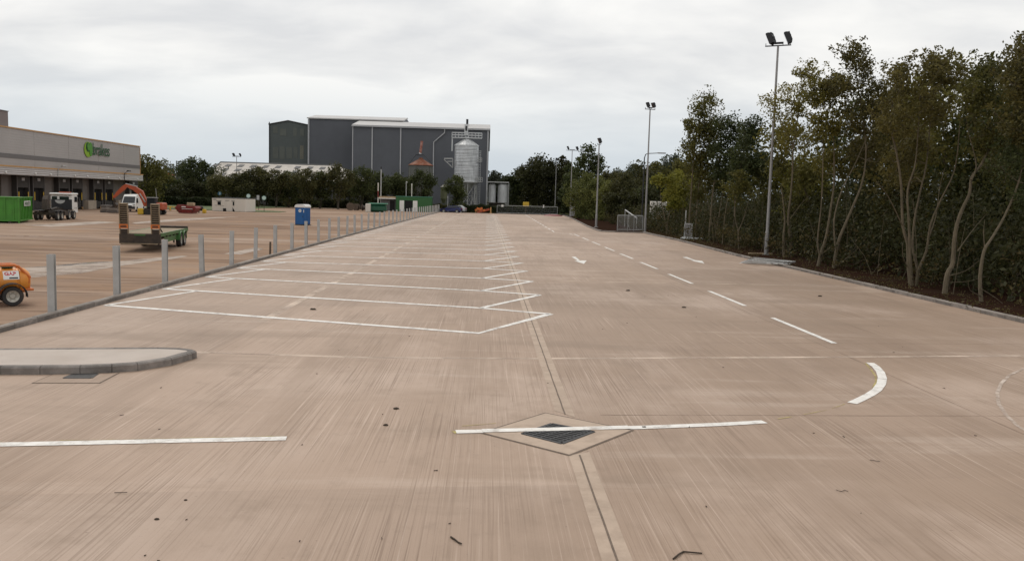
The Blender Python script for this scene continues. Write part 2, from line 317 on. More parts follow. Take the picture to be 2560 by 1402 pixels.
M['wh_band'] = mat('warehouse_dark_band', (0.155, 0.145, 0.143), 0.55, 0.1, var=0.05)
M['wh_canopy'] = mat('canopy_ribbed_sheet', (0.46, 0.435, 0.42), 0.5, 0.1, var=0.06, rib=('Z', 0.22, 0.05))
M['wh_tower'] = mat('warehouse_brown_grey', (0.205, 0.165, 0.155), 0.55, 0.1, var=0.05)
M['ochre'] = mat('ochre_flashing', (0.50, 0.275, 0.10), 0.5, var=0.1)
M['dock_dark'] = mat('dock_shelter', (0.045, 0.040, 0.037), 0.7, var=0.2)
M['dock_panel'] = mat('dock_panel', (0.13, 0.112, 0.10), 0.6, var=0.1)
M['dock_stone'] = mat('dock_concrete', (0.34, 0.285, 0.225), 0.85, var=0.12, scale=1)
M['logo_dark'] = mat('logo_dark_green', (0.012, 0.075, 0.02), 0.5, var=0.04)
M['logo_mid'] = mat('logo_green', (0.075, 0.27, 0.025), 0.5, var=0.04)
M['logo_lime'] = mat('logo_lime', (0.24, 0.42, 0.015), 0.5, var=0.04)
M['rust'] = mat('rusty_roof', (0.20, 0.062, 0.028), 0.85, var=0.3, scale=1.2, dirt=(0.30, 0.22, 0.17), dirt_amt=0.6, dirt_scale=1.0)
M['old_silo'] = mat('weathered_silo', (0.135, 0.135, 0.12), 0.7, 0.2, var=0.15, scale=1, stretch=(1, 1, 0.2), rib=('Z', 0.4, 0.04))
M['olive'] = mat('olive_hopper', (0.115, 0.12, 0.06), 0.7, var=0.15)
M['bark'] = mat('pale_bark', (0.135, 0.105, 0.066), 0.9, var=0.3, scale=3, stretch=(4, 4, 0.8), bump=0.5, bscale=14, dirt=(0.085, 0.075, 0.04), dirt_amt=0.7, dirt_scale=2)
M['bark_dark'] = mat('dark_bark', (0.055, 0.045, 0.032), 0.9, var=0.3, scale=3)
M['grass'] = mat('grass_blades', (0.075, 0.105, 0.025), 0.9, var=0.3, scale=1)
M['water'] = mat('puddle_film', (0.20, 0.155, 0.12), 0.12, 0.0, var=0.1, spec=0.6)
M['clod'] = mat('mud', (0.045, 0.032, 0.02), 0.9, var=0.3, scale=20)
M['silt'] = mat('dried_silt', (0.44, 0.36, 0.30), 0.85, var=0.12, scale=1, dirt=(0.28, 0.20, 0.14), dirt_amt=1.0, dirt_scale=0.9)
M['ply'] = mat('plywood_brown', (0.10, 0.072, 0.05), 0.8, var=0.2)
M['teal'] = mat('sign_pale_teal', (0.50, 0.62, 0.58), 0.5)
M['signblue'] = mat('sign_blue', (0.03, 0.09, 0.16), 0.5)
M['signgreen'] = mat('sign_dark_green_rim', (0.015, 0.06, 0.045), 0.5)
def wear(m, scale, lo, hi, gone=0.75):      # paint rubbed through to the concrete in patches
    t = m.node_tree; out = t.nodes['Material Output']; sh = t.nodes['Principled BSDF']; tcn = t.nodes.new('ShaderNodeTexCoord')
    n = t.nodes.new('ShaderNodeTexNoise'); n.inputs['Scale'].default_value = scale; n.inputs['Detail'].default_value = 9; n.inputs['Roughness'].default_value = 0.72; t.links.new(tcn.outputs['Object'], n.inputs['Vector'])
    k = t.nodes.new('ShaderNodeMapRange'); t.links.new(n.outputs['Fac'], k.inputs[0]); k.inputs[1].default_value = lo; k.inputs[2].default_value = hi; k.inputs[4].default_value = gone
    tr = t.nodes.new('ShaderNodeBsdfTransparent'); ms = t.nodes.new('ShaderNodeMixShader'); t.links.new(k.outputs[0], ms.inputs[0]); t.links.new(sh.outputs[0], ms.inputs[1]); t.links.new(tr.outputs[0], ms.inputs[2]); t.links.new(ms.outputs[0], out.inputs[0])
wear(M['paint'], 2.2, 0.50, 0.72, 0.75); wear(M['paint_worn'], 1.8, 0.40, 0.66, 0.85); wear(M['yellow_chalk'], 2.5, 0.40, 0.66, 0.95); wear(M['laitance'], 0.8, 0.42, 0.74, 0.9); wear(M['silt'], 0.35, 0.50, 0.70, 0.9); wear(M['joint'], 0.7, 0.38, 0.62, 0.9); wear(M['water'], 0.5, 0.45, 0.62, 0.9)
LF = {}
LF['olive'] = leafmat('leaves_olive', (0.040, 0.043, 0.011), (0.185, 0.168, 0.040))
LF['brown'] = leafmat('leaves_bronze', (0.040, 0.038, 0.011), (0.175, 0.145, 0.040))
LF['dark'] = leafmat('leaves_dark', (0.026, 0.036, 0.012), (0.105, 0.120, 0.038))
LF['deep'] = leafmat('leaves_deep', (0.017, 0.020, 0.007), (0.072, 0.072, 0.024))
LF['scrub'] = leafmat('leaves_scrub', (0.040, 0.032, 0.012), (0.165, 0.125, 0.045))
LF['gold'] = leafmat('leaves_gold_olive', (0.055, 0.055, 0.012), (0.24, 0.205, 0.045))
LF['yellow'] = leafmat('leaves_yellow_green', (0.09, 0.10, 0.015), (0.29, 0.27, 0.045))
LF['fresh'] = leafmat('leaves_birch', (0.06, 0.075, 0.02), (0.20, 0.20, 0.055))
LF['row'] = leafmat('leaves_row', (0.032, 0.036, 0.013), (0.125, 0.115, 0.038))
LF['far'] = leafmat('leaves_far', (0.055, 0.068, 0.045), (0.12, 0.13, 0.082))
LF['hedge'] = leafmat('leaves_hedge', (0.018, 0.026, 0.010), (0.062, 0.072, 0.026))
# ------------------------------------------------------------------ ground, paving, kerbs, markings
def sheet(name, polys, z, m, kind='structure', parent=None):
    b = MB()
    for p in polys: b.add([(q[0], q[1], z) for q in p], [tuple(range(len(p)))])
    o = b.build(name, m, parent)
    return tag(o, kind=kind) if kind else o
def strip(pts, wd):
    """a flat band of width wd along ground points"""
    P = [Vector((p[0], p[1])) for p in pts]; a = []; c = []
    for i, p in enumerate(P):
        t = (P[min(i+1, len(P)-1)]-P[max(i-1, 0)]).normalized(); n = Vector((-t.y, t.x))*wd/2
        a.append(p+n); c.append(p-n)
    return [[a[i], a[i+1], c[i+1], c[i]] for i in range(len(P)-1)]
sheet('ground', [[(-1500, -300), (1500, -300), (1500, 3000), (-1500, 3000)]], -0.06, M['earth'])
sheet('yard_ground', [[(-140, -30), (-10.2, -30), (-10.2, 65), (-9.3, 176), (-42, 176), (-41, 129), (-140, 129)]], -0.012, M['yard'])
rk = [(15.15, -25), (15.2, 22.8), (15.15, 50), (15.75, 67.7), (15.75, 80)]+[tuple(G(*p)[:2]) for p in ((1608, 582.5), (1540, 581), (1502, 579), (1490, 576), (1466, 566), (1430, 547))]+[(15.2, 166)]
lk = [(-10.12, -25), (-10.15, 65), (-9.9, 100), (-9.2, 166)]
sheet('car_park_surface', [[(p[0], p[1]) for p in lk]+[(p[0], p[1]) for p in reversed(rk)]], 0.0, M['concrete'])
sheet('soil_bed', [[(p[0]+0.1, p[1]) for p in rk]+[(90, 166), (90, -25)]], 0.085, M['soil'])
def kerb(name, pts, side, h=0.13, wd=0.14, m=None):
    b = MB(); out = [Vector((p[0], p[1])) for p in pts]; segs = []
    for i in range(len(out)-1):
        n = max(1, int((out[i+1]-out[i]).length/0.915))
        for k in range(n): segs.append((out[i].lerp(out[i+1], k/n), out[i].lerp(out[i+1], (k+1)/n)))
    rnd = random.Random(3)
    for (p, q) in segs:
        t = (q-p).normalized(); nrm = Vector((-t.y, t.x))*side; p2, q2 = p+t*0.010, q-t*0.010; dh = rnd.uniform(-.004, .004); ds = rnd.uniform(-.004, .004)
        def ring(c): return [(c.x+nrm.x*ds, c.y+nrm.y*ds, -0.05), (c.x+nrm.x*ds, c.y+nrm.y*ds, h-.03+dh), (c.x+nrm.x*(.02+ds), c.y+nrm.y*(.02+ds), h+dh), (c.x+nrm.x*wd, c.y+nrm.y*wd, h+dh), (c.x+nrm.x*wd, c.y+nrm.y*wd, -0.05)]
        r1, r2 = ring(p2), ring(q2)
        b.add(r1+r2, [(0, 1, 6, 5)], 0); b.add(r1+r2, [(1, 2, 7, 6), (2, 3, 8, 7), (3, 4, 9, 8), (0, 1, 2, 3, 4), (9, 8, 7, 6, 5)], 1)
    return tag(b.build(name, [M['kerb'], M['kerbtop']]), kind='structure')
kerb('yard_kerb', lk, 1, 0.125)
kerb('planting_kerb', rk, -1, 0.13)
# end of the paving
sheet('end_strip', [[(-10.3, 166), (15.2, 166), (40, 172), (-12, 172)]], 0.012, M['soil'])
# joints in the concrete
B = strip([G(480, 880), G(900, 893), G(1330, 896), G(1960, 893), G(2700, 888)], 0.14)+strip([(-8, 31.1), (14.8, 32.6)], 0.12)
B += strip([(-5.35, 20), (-5.2, 45), (-5.1, 100), (-5.0, 165)], .22)
sheet('joint_edges', B, 0.002, M['laitance'])
B = strip([G(480, 880), G(900, 893), G(1330, 896)], 0.014)+strip([G(1500, 1037), G(2700, 1040)], 0.022)+strip([G(1700, 856), G(2640, 861)], 0.018)
for Y in (38.6, 62): B += strip([(1.6, Y), (14.9, Y+0.7)], 0.022)
B += strip([(7.62, 11), (7.66, 60)], 0.018)
sheet('joint_cuts', B, 0.004, M['joint'])
# drainage channel joint along the bays
sheet('channel_strip', [[(1.07, 12.05), (1.07, 165), (1.34, 165), (1.34, 11.7)], [(1.07, 2), (1.07, 9.9), (1.34, 10.05), (1.34, 2)]], 0.003, M['pale_concrete'])
rnd = random.Random(5); B = []
for (y0, y1) in ((2, 9.92), (11.85, 165)):
    y = y0; pts = []
    while y < y1: pts.append((1.205+rnd.uniform(-.003, .003), y)); y += 0.4 if y < 20 else 2
    pts.append((1.205, y1)); B += strip(pts, 0.022)
sheet('joint_seal', B, 0.005, M['seal'])
# bays
T = lambda k: (1.78, 22.44+4.45*k); I = lambda k: (-0.12, 18.95+4.38*k)
LO = [3.17, 2.74, 2.29, 1.7, 0.9, 0.4]
Lf = lambda k: (-9.98, I(k)[1]+(LO[k] if k < 6 else 0.15))
B = []
for k in range(30):
    if k == 0: B += strip([Lf(0), I(0), T(0)], 0.22)
    else:
        B += strip([Lf(k), I(k), T(k-1)], 0.225); B += strip([I(k), T(k)], 0.18)
    if k < 29: B += strip([Lf(k), (-8.84, Lf(k+1)[1]-0.36)], 0.15)
sheet('bay_markings', B, 0.007, M['paint'])
B = []
for k in range(9): B += strip([(8.03, 18.66+6.66*k), (8.0, 22.75+6.66*k)], 0.14)
for k in range(14): B += strip([(6.5+0.07*k, 80+6*k), (6.54+0.07*k, 83.6+6*k)], 0.14)
B += strip([G(1400, 584), G(1418, 584.5)], 0.12)+strip([G(1424, 585), G(1432, 587)], 0.12)
sheet('lane_dashes', B, 0.007, M['paint'])
def polyG(L_): return [tuple(G(*p)[:2]) for p in L_]
for a in ([(1428.7, 642.1), (1439, 641.8), (1449.4, 651.2), (1466.6, 651.6), (1459.7, 659.8), (1435.6, 652.1), (1444.2, 651.6)],
          [(1706.3, 643.3), (1716.6, 642.6), (1738, 650.7), (1755.3, 652.4), (1761.3, 659.3), (1727.8, 651.6), (1734.7, 651.6)]):
    sheet('direction_arrow', [polyG(a)], 0.007, M['paint'])
arc = [G(*p) for p in ((2175, 907), (2190, 917), (2201, 930), (2206, 945), (2203, 960), (2192, 975), (2174, 987), (2150, 999), (2130, 1008))]
g0, g1 = G(-160, 1115), G(716, 1096)
sheet('give_way_lines', strip([g0, g0.lerp(g1, .5), g1], 0.17)+strip([G(1140, 1079.5), G(1208, 1078)], .16)+strip([G(1570, 1069.4), G(1620, 1068), G(1800, 1061), G(1880, 1056.5), G(1911, 1054.5)], 0.16)+strip(arc, 0.155), 0.007, M['paint'])
sheet('line_over_drain', strip([G(1206, 1078.1), G(1380, 1074.5), G(1573, 1069.3)], .16), 0.0145, M['paint'])
sheet('setting_out_marks', strip([G(*p) for p in ((2164, 908), (2178, 925), (2189, 940), (2190, 955), (2182, 970))], 0.035)+strip([G(1945, 1047), G(1978, 1042)], 0.025)+strip([G(2010, 1036), G(2066, 1025)], 0.022)+strip([G(2080, 1021), G(2112, 1010)], 0.022)+strip([G(150, 1101), G(700, 1090)], 0.02)+strip([G(1133, 1077), G(1142, 1083)], 0.06)+strip([G(1155, 1065), G(1240, 1058)], 0.03), 0.0055, M['yellow_chalk'])
sheet('worn_arc_marking', strip([G(*p) for p in ((2560, 921), (2525, 937), (2503, 958), (2493, 983), (2497, 1010), (2514, 1036), (2545, 1066), (2600, 1095))], 0.06), 0.006, M['paint_worn'])
# silt and wet film on the yard
sheet('dried_silt', [polyG([(-120, 695), (60, 669), (150, 662), (300, 652), (400, 643), (455, 639), (470, 640), (430, 647), (330, 660), (300, 664), (200, 683), (120, 690), (-120, 710)]),
                     polyG([(330, 556), (450, 546), (600, 541), (470, 551), (340, 559)]), polyG([(60, 563), (250, 553), (300, 556), (130, 567)]), polyG([(560, 634), (640, 618), (660, 622), (600, 636)])], -0.006, M['silt'])
sheet('worn_yard_dashes', [q for (x0, x1) in ((-6, 30), (35, 60), (72, 97), (108, 132)) for q in strip([G(x0, 590), G(x1, 590.5)], .28)], -0.006, M['paint_worn'])
sheet('puddle', [polyG([(60, 668), (130, 664), (160, 661), (200, 659), (180, 663), (130, 667)]), polyG([(140, 662), (230, 655), (300, 652), (215, 659)])], -0.002, M['water'])
# grass verge around the far cabin
sheet('grass_verge', [[(-80, 130), (-41, 130), (-41, 176), (-80, 176)], [(-40, 127), (-33.5, 126.5), (-31.5, 128), (-31.5, 133), (-40, 140)]], 0.03, M['grass'])
def litter(name, n, x0, x1, y0, y1, seed):
    r = random.Random(seed); b = MB()
    for _ in range(n):
        y = y0+(y1-y0)*r.random()**1.6; x = r.uniform(x0, x1)*(0.35+0.65*(y/y1)); a = r.uniform(0, 3.14); l = r.uniform(.01, .055); t = r.uniform(.002, .006)
        b.box((x, y, 0.008), (l, t, 0.008), a)
        if r.random() < .3: b.box((x+l*.4*math.cos(a), y+l*.4*math.sin(a), 0.008), (l*.6, t, 0.007), a+r.uniform(.5, 1.2))
    return tag(b.build(name, M['clod']), kind='stuff')
litter('litter', 55, -11, 13, 6.3, 30, 8)
# ---- island with rounded nose
outl = [G(-300, 946), G(0, 936.5), G(100, 936), G(200, 934.7), G(280, 931.5), G(345, 927), G(430, 913), G(470, 901)]
outl = [Vector((p.x, p.y)) for p in outl]+[Vector(p) for p in ((-5.33, 15.25), (-5.31, 15.42), (-5.43, 15.57), (-5.7, 15.68), (-6.1, 15.70), (-6.85, 15.58), (-8.8, 15.26), (-11, 14.9))]
def inset(pl, d):
    res = []
    for i, p in enumerate(pl):
        a = (p-pl[i-1]).normalized(); c = (pl[(i+1) % len(pl)]-p).normalized(); n = Vector((-a.y-c.y, a.x+c.x)).normalized(); res.append(p+n*d)
    return res
ins2 = inset(outl, 0.15); b = MB(); n = len(outl)
for i in range(n):
    p, q, p2, q2 = outl[i], outl[(i+1) % n], ins2[i], ins2[(i+1) % n]; m_ = max(1, int((q-p).length/0.9))
    for k in range(m_):
        f0, f1 = k/m_, (k+1)/m_; e_ = .005/max((q-p).length, .1); f0 += e_; f1 -= e_; A, B_, C_, D_ = p.lerp(q, f0), p.lerp(q, f1), p2.lerp(q2, f0), p2.lerp(q2, f1)
        def rg(o_, i_): r_ = o_.lerp(i_, .2); return [(o_.x, o_.y, -.02), (o_.x, o_.y, .108), (r_.x, r_.y, .133), (i_.x, i_.y, .133), (i_.x, i_.y, 0)]
        b.add(rg(A, C_)+rg(B_, D_), [(0, 1, 6, 5), (1, 2, 7, 6), (2, 3, 8, 7), (3, 4, 9, 8), (0, 1, 2, 3, 4), (9, 8, 7, 6, 5)])
isl = b.build('kerb_island', M['kerb']); tag(isl, kind='structure')
sheet('island_paving', [ins2], 0.128, M['island_top'], parent=isl, kind=None)
# ---- gullies
def gully(label, sq, iron, bars_dir, z=0.006, sm=None):
    c = sum((Vector((p[0], p[1], 0)) for p in sq), Vector())/4
    t = thing('drain_gully', label, 'drain', (c.x, c.y, 0))
    R = lambda P, k=1.0: [((p[0]-c.x)*k, (p[1]-c.y)*k) for p in P]
    sheet('joint_border', [R(sq, 1.0)], z-.001, M['seal'], None, t); sheet('concrete_surround', [R(sq, .955)], z+.001, sm or M['pale_concrete'], None, t)
    q = R(iron); sheet('pit', [q], z+.003, M['void'], None, t)
    b = MB(); Q = [Vector((p[0], p[1], z+.005)) for p in q]
    for i in range(4):
        a, d = Q[i], Q[(i+1) % 4]; m_ = (a+d)/2; b.box(m_, ((d-a).length, 0.05, .006), math.atan2(d.y-a.y, d.x-a.x))
    nb = 9
    for k in range(1, nb):
        f = k/nb; a = Q[0].lerp(Q[1], f); d = Q[3].lerp(Q[2], f); m_ = (a+d)/2; b.box(m_, ((d-a).length, .03, .0055), math.atan2(d.y-a.y, d.x-a.x))
        if k % 2 == 0: a = Q[1].lerp(Q[2], f); d = Q[0].lerp(Q[3], f); m_ = (a+d)/2; b.box(m_, ((d-a).length, .022, .0045), math.atan2(d.y-a.y, d.x-a.x))
    b.build('grating', M['iron'], t); return t
gully('black iron drain grating in a pale concrete diamond crossed by a white line', [(-0.03, 10.8), (0.92, 11.92), (2.08, 11.06), (1.08, 9.87)], [(0.54, 10.78), (0.97, 11.3), (1.51, 10.94), (1.03, 10.36)], 0)
P4 = [G(*p) for p in ((78, 958), (130, 936), (300, 932), (250, 958))]; Q4 = [G(*p) for p in ((160, 946), (182, 936.5), (243, 935.5), (228, 946))]
gully('black slotted drain grating beside the kerb of the rounded island', P4, Q4, 0, sm=M['concrete'])

# ------------------------------------------------------------------ buildings
def onX(px, py, X):
    d = _ray(px, py); t = X/d.x; return d.y*t, CAM_H+d.z*t
WX = -54.0
wh = thing('warehouse', 'long silver warehouse with loading docks and green lettered sign on its wall', 'warehouse', (WX, 86, 0))
o = MB(); o.box((-22, 0, 6.8), (44, 92.4, 5.2)); o.box((-22.7, 46.08, 2.1), (42.6, .24, 4.2)); o.build('wall', M['wh_wall'], wh)
b = MB(); b.box((0.02, 0, 9.47), (0.16, 92.6, 0.14)); b.box((-22, 46.25, 9.47), (44, .12, .14)); b.build('parapet_trim', M['ochre'], wh)
b = MB(); b.box((0.01, 0, 6.30), (0.06, 92.44, 0.50)); b.build('cladding_band', M['wh_band'], wh)
b = MB(); b.box((0.1, 0.14, 4.62), (.4, 92.8, 0.88)); b.build('canopy', M['wh_canopy'], wh)
b = MB(); b.box((0.11, 0.14, 5.14), (.46, 92.9, 0.16)); b.build('canopy_trim', M['ochre'], wh)
for k in range(11): MB().box((0.012, -41.5+8.2*k, 7.3), (.028, .03, 4.1)).build('panel_joint', M['wh_canopy'], wh)
b = MB(); b.box((0.035, 46.22, 7.3), (.07, .06, 4.0)); b.build('corner_flashing', M['ochre'], wh)
b = MB(); b.box((-2.3, -.2, 2.1), (1.0, 92, 4.2)); b.build('dock_wall', M['dock_panel'], wh)
b = MB(); b.box((-11, 14.2-25, 10.3), (18, 50, 2.4)); b.build('roof_block', M['wh_tower'], wh)
b = MB(); b.box((-1.95, 14.2-25, 11.53), (.1, 50.05, .08)); b.build('roof_block_trim', M['wh_band'], wh)
DX = -1.8
def wy(px, py=480): return onX(px, py, WX-1.3)[0]-86
edges = [(40, 72), (80, 110), (145, 172), (178, 205), (232, 255), (260, 282), (321, 343)]
prev = None
for i, (a, c) in enumerate(edges):
    ya, yc = wy(a), wy(c); ym, wd = (ya+yc)/2, yc-ya
    d = MB()
    d.box((DX+.30, ya+.12, 2.1), (0.6, .24, 4.15)); d.box((DX+.30, yc-.12, 2.1), (0.6, .24, 4.15)); d.box((DX+.302, ym, 3.45), (0.6, wd-.48, 1.4))
    dd = d.build('dock_door', M['dock_dark'], wh)
    d = MB(); d.box((DX+.06, ym, 1.95), (0.1, wd-.5, 1.6)); d.build('door_opening', M['void'], dd)
    d = MB(); d.box((DX+.63, ym, 3.75), (.04, .62, .34)); d.build('bay_plate', M['trim_pale'], dd)
    for s_ in (ya+.05, yc-.05): MB().box((DX+.62, s_, 2.1), (.05, .07, 4.1)).build('shelter_edge', M['wh_band'], dd)
    for s_ in (ya+.35, yc-.35): MB().box((DX+.63, s_, 1.75), (.05, .14, 1.0)).build('marker_strip', M['yellow'], dd)
    d = MB(); d.box((DX+.3, ym, .6), (.5, wd*.7, .9)); d.build('dock_bumper', M['rubber'], dd)
for (a, c) in ((8, 38), (112, 143), (207, 230), (284, 319), (344, 351)):
    ya, yc = wy(a), wy(c); d = MB(); d.box((DX+.6, (ya+yc)/2, .6), (1.1, abs(yc-ya)-.3, 1.2)); d.build('dock_plinth', M['dock_stone'], wh)
for (a, c) in ((10, 27), (118, 135), (210, 222), (288, 300)):
    ya, yc = wy(a), wy(c); d = MB(); d.box((DX+.1, (ya+yc)/2, 2.7), (.2, yc-ya, 2.9)); d.build('wall_panel', M['dock_panel'], wh)
for px in (14, 88, 126, 187, 218, 270, 298, 343):
    y = onX(px, 440, WX+.3)[0]-86; d = MB(); d.lathe([(.0, 0), (.13, .02), (.13, .1), (0, .14)], (.3, y, 4.45), 10, axis='X'); d.build('canopy_lamp', M['white'], wh)
for px in (144, 310):
    y = onX(px, 430, WX+.3)[0]-86; d = MB(); d.tube([(.34, y, 4.2), (.4, y, 5.2), (.7, y+.3, 5.5)], .05, 6); d.rbox((.8, y+.5, 5.55), (.35, .8, .16), .04); d.build('floodlight', M['blackmetal'] if px > 200 else M['galv'], wh)
# sign
y0, zt = onX(229, 357, WX); y0b, zb = onX(229, 387, WX); y1 = onX(271.5, 391, WX)[0]
sg = thing('wall_sign', 'green leaf emblem and lower case brakes lettering fixed high on the warehouse wall', 'sign', (WX, 0, 0))
Mx = Matrix(((0, 0, 1, 0.16), (1, 0, 0, y0), (0, 1, 0, zb), (0, 0, 0, 1)))
lt = text_obj('lettering', 'brakes', 1, M['logo_dark'], sg, Matrix.Identity(4), 0.012, 0.004)
xs = [v.co.x for v in lt.data.vertices]; ys = [v.co.y for v in lt.data.vertices]
lt.data.transform(Mx @ Matrix.Diagonal(((y1-y0)/(max(xs)-min(xs)), (zt-zb)/(max(ys)-0), 1.5, 1)) @ Matrix.Translation((-min(xs), 0, 0)))
e0, ez0 = onX(209, 374, WX); e1, ez1 = onX(228, 374, WX); _, etop = onX(217, 354.5, WX); _, ebot = onX(217, 393, WX)
ec = ((e0+e1)/2, (etop+ebot)/2); er = ((e1-e0)/2, (etop-ebot)/2)
def ell(cx_, cy_, rx, ry, rot, x, m_, nm, a0=0, a1=2*math.pi):
    b = MB(); pts = []
    for k in range(28):
        a = a0+(a1-a0)*k/27.0; u, v = rx*math.cos(a), ry*math.sin(a); pts.append((cx_+u*math.cos(rot)-v*math.sin(rot), cy_+u*math.sin(rot)+v*math.cos(rot)))
    b.prism(pts, x-.05, x, 'YZ'); b.build(nm, m_, sg)
ell(ec[0], ec[1], er[0], er[1], 0, .12, M['logo_lime'], 'emblem_leaf')
ell(ec[0]-er[0]*.12, ec[1]+er[1]*.30, er[0]*.50, er[1]*.62, 0.12, .16, M['logo_dark'], 'emblem_leaf')
ell(ec[0]+er[0]*.60, ec[1]+er[1]*.05, er[0]*.40, er[1]*.90, 0.0, .19, M['logo_mid'], 'emblem_leaf')
ell(ec[0]-er[0]*.05, ec[1]+er[1]*.32, er[0]*.33, er[1]*.46, 0.12, .21, M['logo_mid'], 'emblem_leaf')

# ---- grain store
gs = thing('grain_store', 'huge dark grey clad grain store with stepped pale roof and lower gabled wing', 'building', (-20, 215, 0))
def loc(v): return Vector(v)-Vector((-20, 215, 0))
YA, YB, YC = 212, 224, 226
al, ar = at(882, 313, YA), at(1223, 325, YA); bl = at(770, 297, YB); xr_b = at(1015, 303, YB+8).x
zA, zB = (al.z+ar.z)/2-.1, bl.z; zr = at(1100, 310, YB).z; zRB = at(900, 294, YB+11).z
def blk(name, x0, x1, y0_, y1_, z, m_): 
    b = MB(); b.box(loc(((x0+x1)/2, (y0_+y1_)/2, z/2)), (x1-x0, y1_-y0_, z)); return b.build(name, m_, gs)
fb = blk('front_block', al.x, ar.x, YA, YA+45, zA, M['clad_grey'])
tb = blk('tall_block', bl.x, xr_b, YB, YB+34, zB-.05, M['clad_grey'])
def slab(name, q, th, m_, par):
    b = MB(); n = len(q); b.add([loc(p) for p in q]+[loc(p)+Vector((0, 0, th)) for p in q], [tuple(range(n)), tuple(range(n, 2*n))]+[(i, (i+1) % n, n+(i+1) % n, n+i) for i in range(n)]); return b.build(name, m_, par)
slab('roof', [(al.x-.2, YA-.35, zA), (ar.x+.3, YA-.35, zA), (ar.x+.3, YB, zr-.1), (al.x-.2, YB, zr-.1)], .28, M['roof_pale'], fb)
slab('roof', [(al.x-.2, YB+.02, zr-.1), (ar.x+.3, YB+.02, zr-.1), (ar.x+.3, YB+30, zA-3), (al.x-.2, YB+30, zA-3)], .28, M['roof_pale'], fb)
slab('roof', [(bl.x-.25, YB-.3, zB), (al.x-.25, YB-.3, zB), (al.x-.25, YB+11, zRB), (bl.x-.25, YB+11, zRB)], .28, M['roof_pale'], tb)
slab('roof', [(al.x-.2, YB-.25, zB+.02), (xr_b+.25, YB-.25, zB+.02), (xr_b+.25, YB+11, zRB), (al.x-.2, YB+11, zRB)], .285, M['roof_pale'], tb)
b = MB(); b.prism([(YB-.2, zB-.1), (YB+11, zRB-.05), (YB+34, zB-.1)], bl.x, xr_b, 'YZ'); 
b.v = [tuple(loc(v)) for v in b.v]; b.build('gable', M['clad_grey'], tb)
b = MB(); b.box(loc(((al.x+ar.x)/2, YA-.42, zA+.02)), (ar.x-al.x+.5, .2, .36)); b.build('gutter', M['trim_pale'], fb)
for px in (930, 1001):
    x = at(px, 400, YA-.1).x; b = MB(); b.box(loc((x, YA-.12, zA/2)), (.28, .24, zA-.2)); b.build('downpipe', M['trim_pale'], fb)
for x in (ar.x-.25,):
    b = MB(); b.box(loc((x, YA-.1, zA/2)), (.34, .22, zA-.2)); b.build('downpipe', M['trim_pale'], fb)
b = MB(); b.box(loc((bl.x+.2, YB-.1, zB/2)), (.4, .24, zB-.4)); b.build('downpipe', M['trim_pale'], tb)
b = MB(); b.box(loc((al.x+.02, YA-.02, zA/2)), (.2, .12, zA-.3)); b.build('corner_trim', M['trim_pale'], fb)
p3 = [at(px, py, YA-.25) for px, py in ((1112, 322), (1111, 333), (1084, 356), (1083, 450))]; b = MB(); b.tube([loc(p) for p in p3], .16, 8); b.build('pipe', M['trim_pale'], fb)
c0 = at(1168, 314, YA+8); b = MB(); b.tube([loc(c0), loc(c0)+Vector((0, 0, 1.6))], .3, 12); b.build('flue', M['blackmetal'], fb)
pl = [at(673, 311, YC), at(720, 302, YC), at(772, 314, YC)]; x0, xm, x1 = pl[0].x, pl[1].x, bl.x+.3; ze = (pl[0].z+pl[2].z)/2
b = MB(); b.prism([(x0, 0), (x1, 0), (x1, ze), (xm, pl[1].z), (x0, ze)], YC, YC+40, 'XZ'); b.v = [tuple(loc(v)) for v in b.v]; wing = b.build('gabled_wing', M['clad_green'], gs)
b = MB(); e1_, e2_ = Vector((x0-.2, YC-.1, ze)), Vector((xm, YC-.1, pl[1].z)); e3_ = Vector((x1, YC-.1, ze))
b.tube([loc(e1_), loc(e2_), loc(e3_)], .16, 6); b.tube([loc((x0+.05, YC-.1, 0)), loc((x0+.05, YC-.1, ze+.6))], .13, 6); b.build('verge_trim', M['blackmetal'], wing)
for (px0, px1, py0, py1) in ((682, 696, 368, 396), (699, 712, 366, 398), (716, 730, 368, 397), (734, 744, 368, 395), (750, 759, 364, 398), (683, 694, 316, 333), (700, 716, 322, 340), (733, 742, 320, 340), (750, 760, 322, 340)):
    a, c = at(px0, py0, YC-.05), at(px1, py1, YC-.05); b = MB(); b.box(loc(((a.x+c.x)/2, YC-.02, (a.z+c.z)/2)), (c.x-a.x, .08, a.z-c.z))
    b.build('wall_light', M['rooflight'] if px0 == 750 and py0 > 340 else M['rooflight2'], wing)
# ---- low shed with pale roof in front of it
ls = thing('low_shed', 'long low shed with pale fibre cement roof dotted with dark rooflights', 'building', (-48, 200, 0))
lo_ = Vector((-48, 200, 0))
rA, rB = at(551, 405, 205), at(846, 416, 205); eA, eB = at(514, 449, 189), at(893, 452, 189); zr_ = (rA.z+rB.z)/2; ze_ = (eA.z+eB.z)/2
b = MB(); b.add([Vector((eA.x, 189, ze_))-lo_, Vector((eB.x, 189, ze_))-lo_, Vector((rB.x, 205, zr_))-lo_, Vector((rA.x, 205, zr_))-lo_], [(0, 1, 2, 3)])
b.add([Vector((eA.x, 189, ze_-.25))-lo_, Vector((eB.x, 189, ze_-.25))-lo_, Vector((rB.x, 205, zr_-.25))-lo_, Vector((rA.x, 205, zr_-.25))-lo_], [(0, 1, 2, 3)])
b.add([Vector((eB.x, 189, ze_))-lo_, Vector((eB.x+1, 211, ze_))-lo_, Vector((rB.x, 205, zr_))-lo_], [(0, 1, 2)])
b.add([Vector((eA.x, 189, ze_))-lo_, Vector((eA.x, 221, ze_))-lo_, Vector((rA.x, 205, zr_))-lo_], [(0, 1, 2)])
rf = b.build('roof', M['roof_white'], ls)
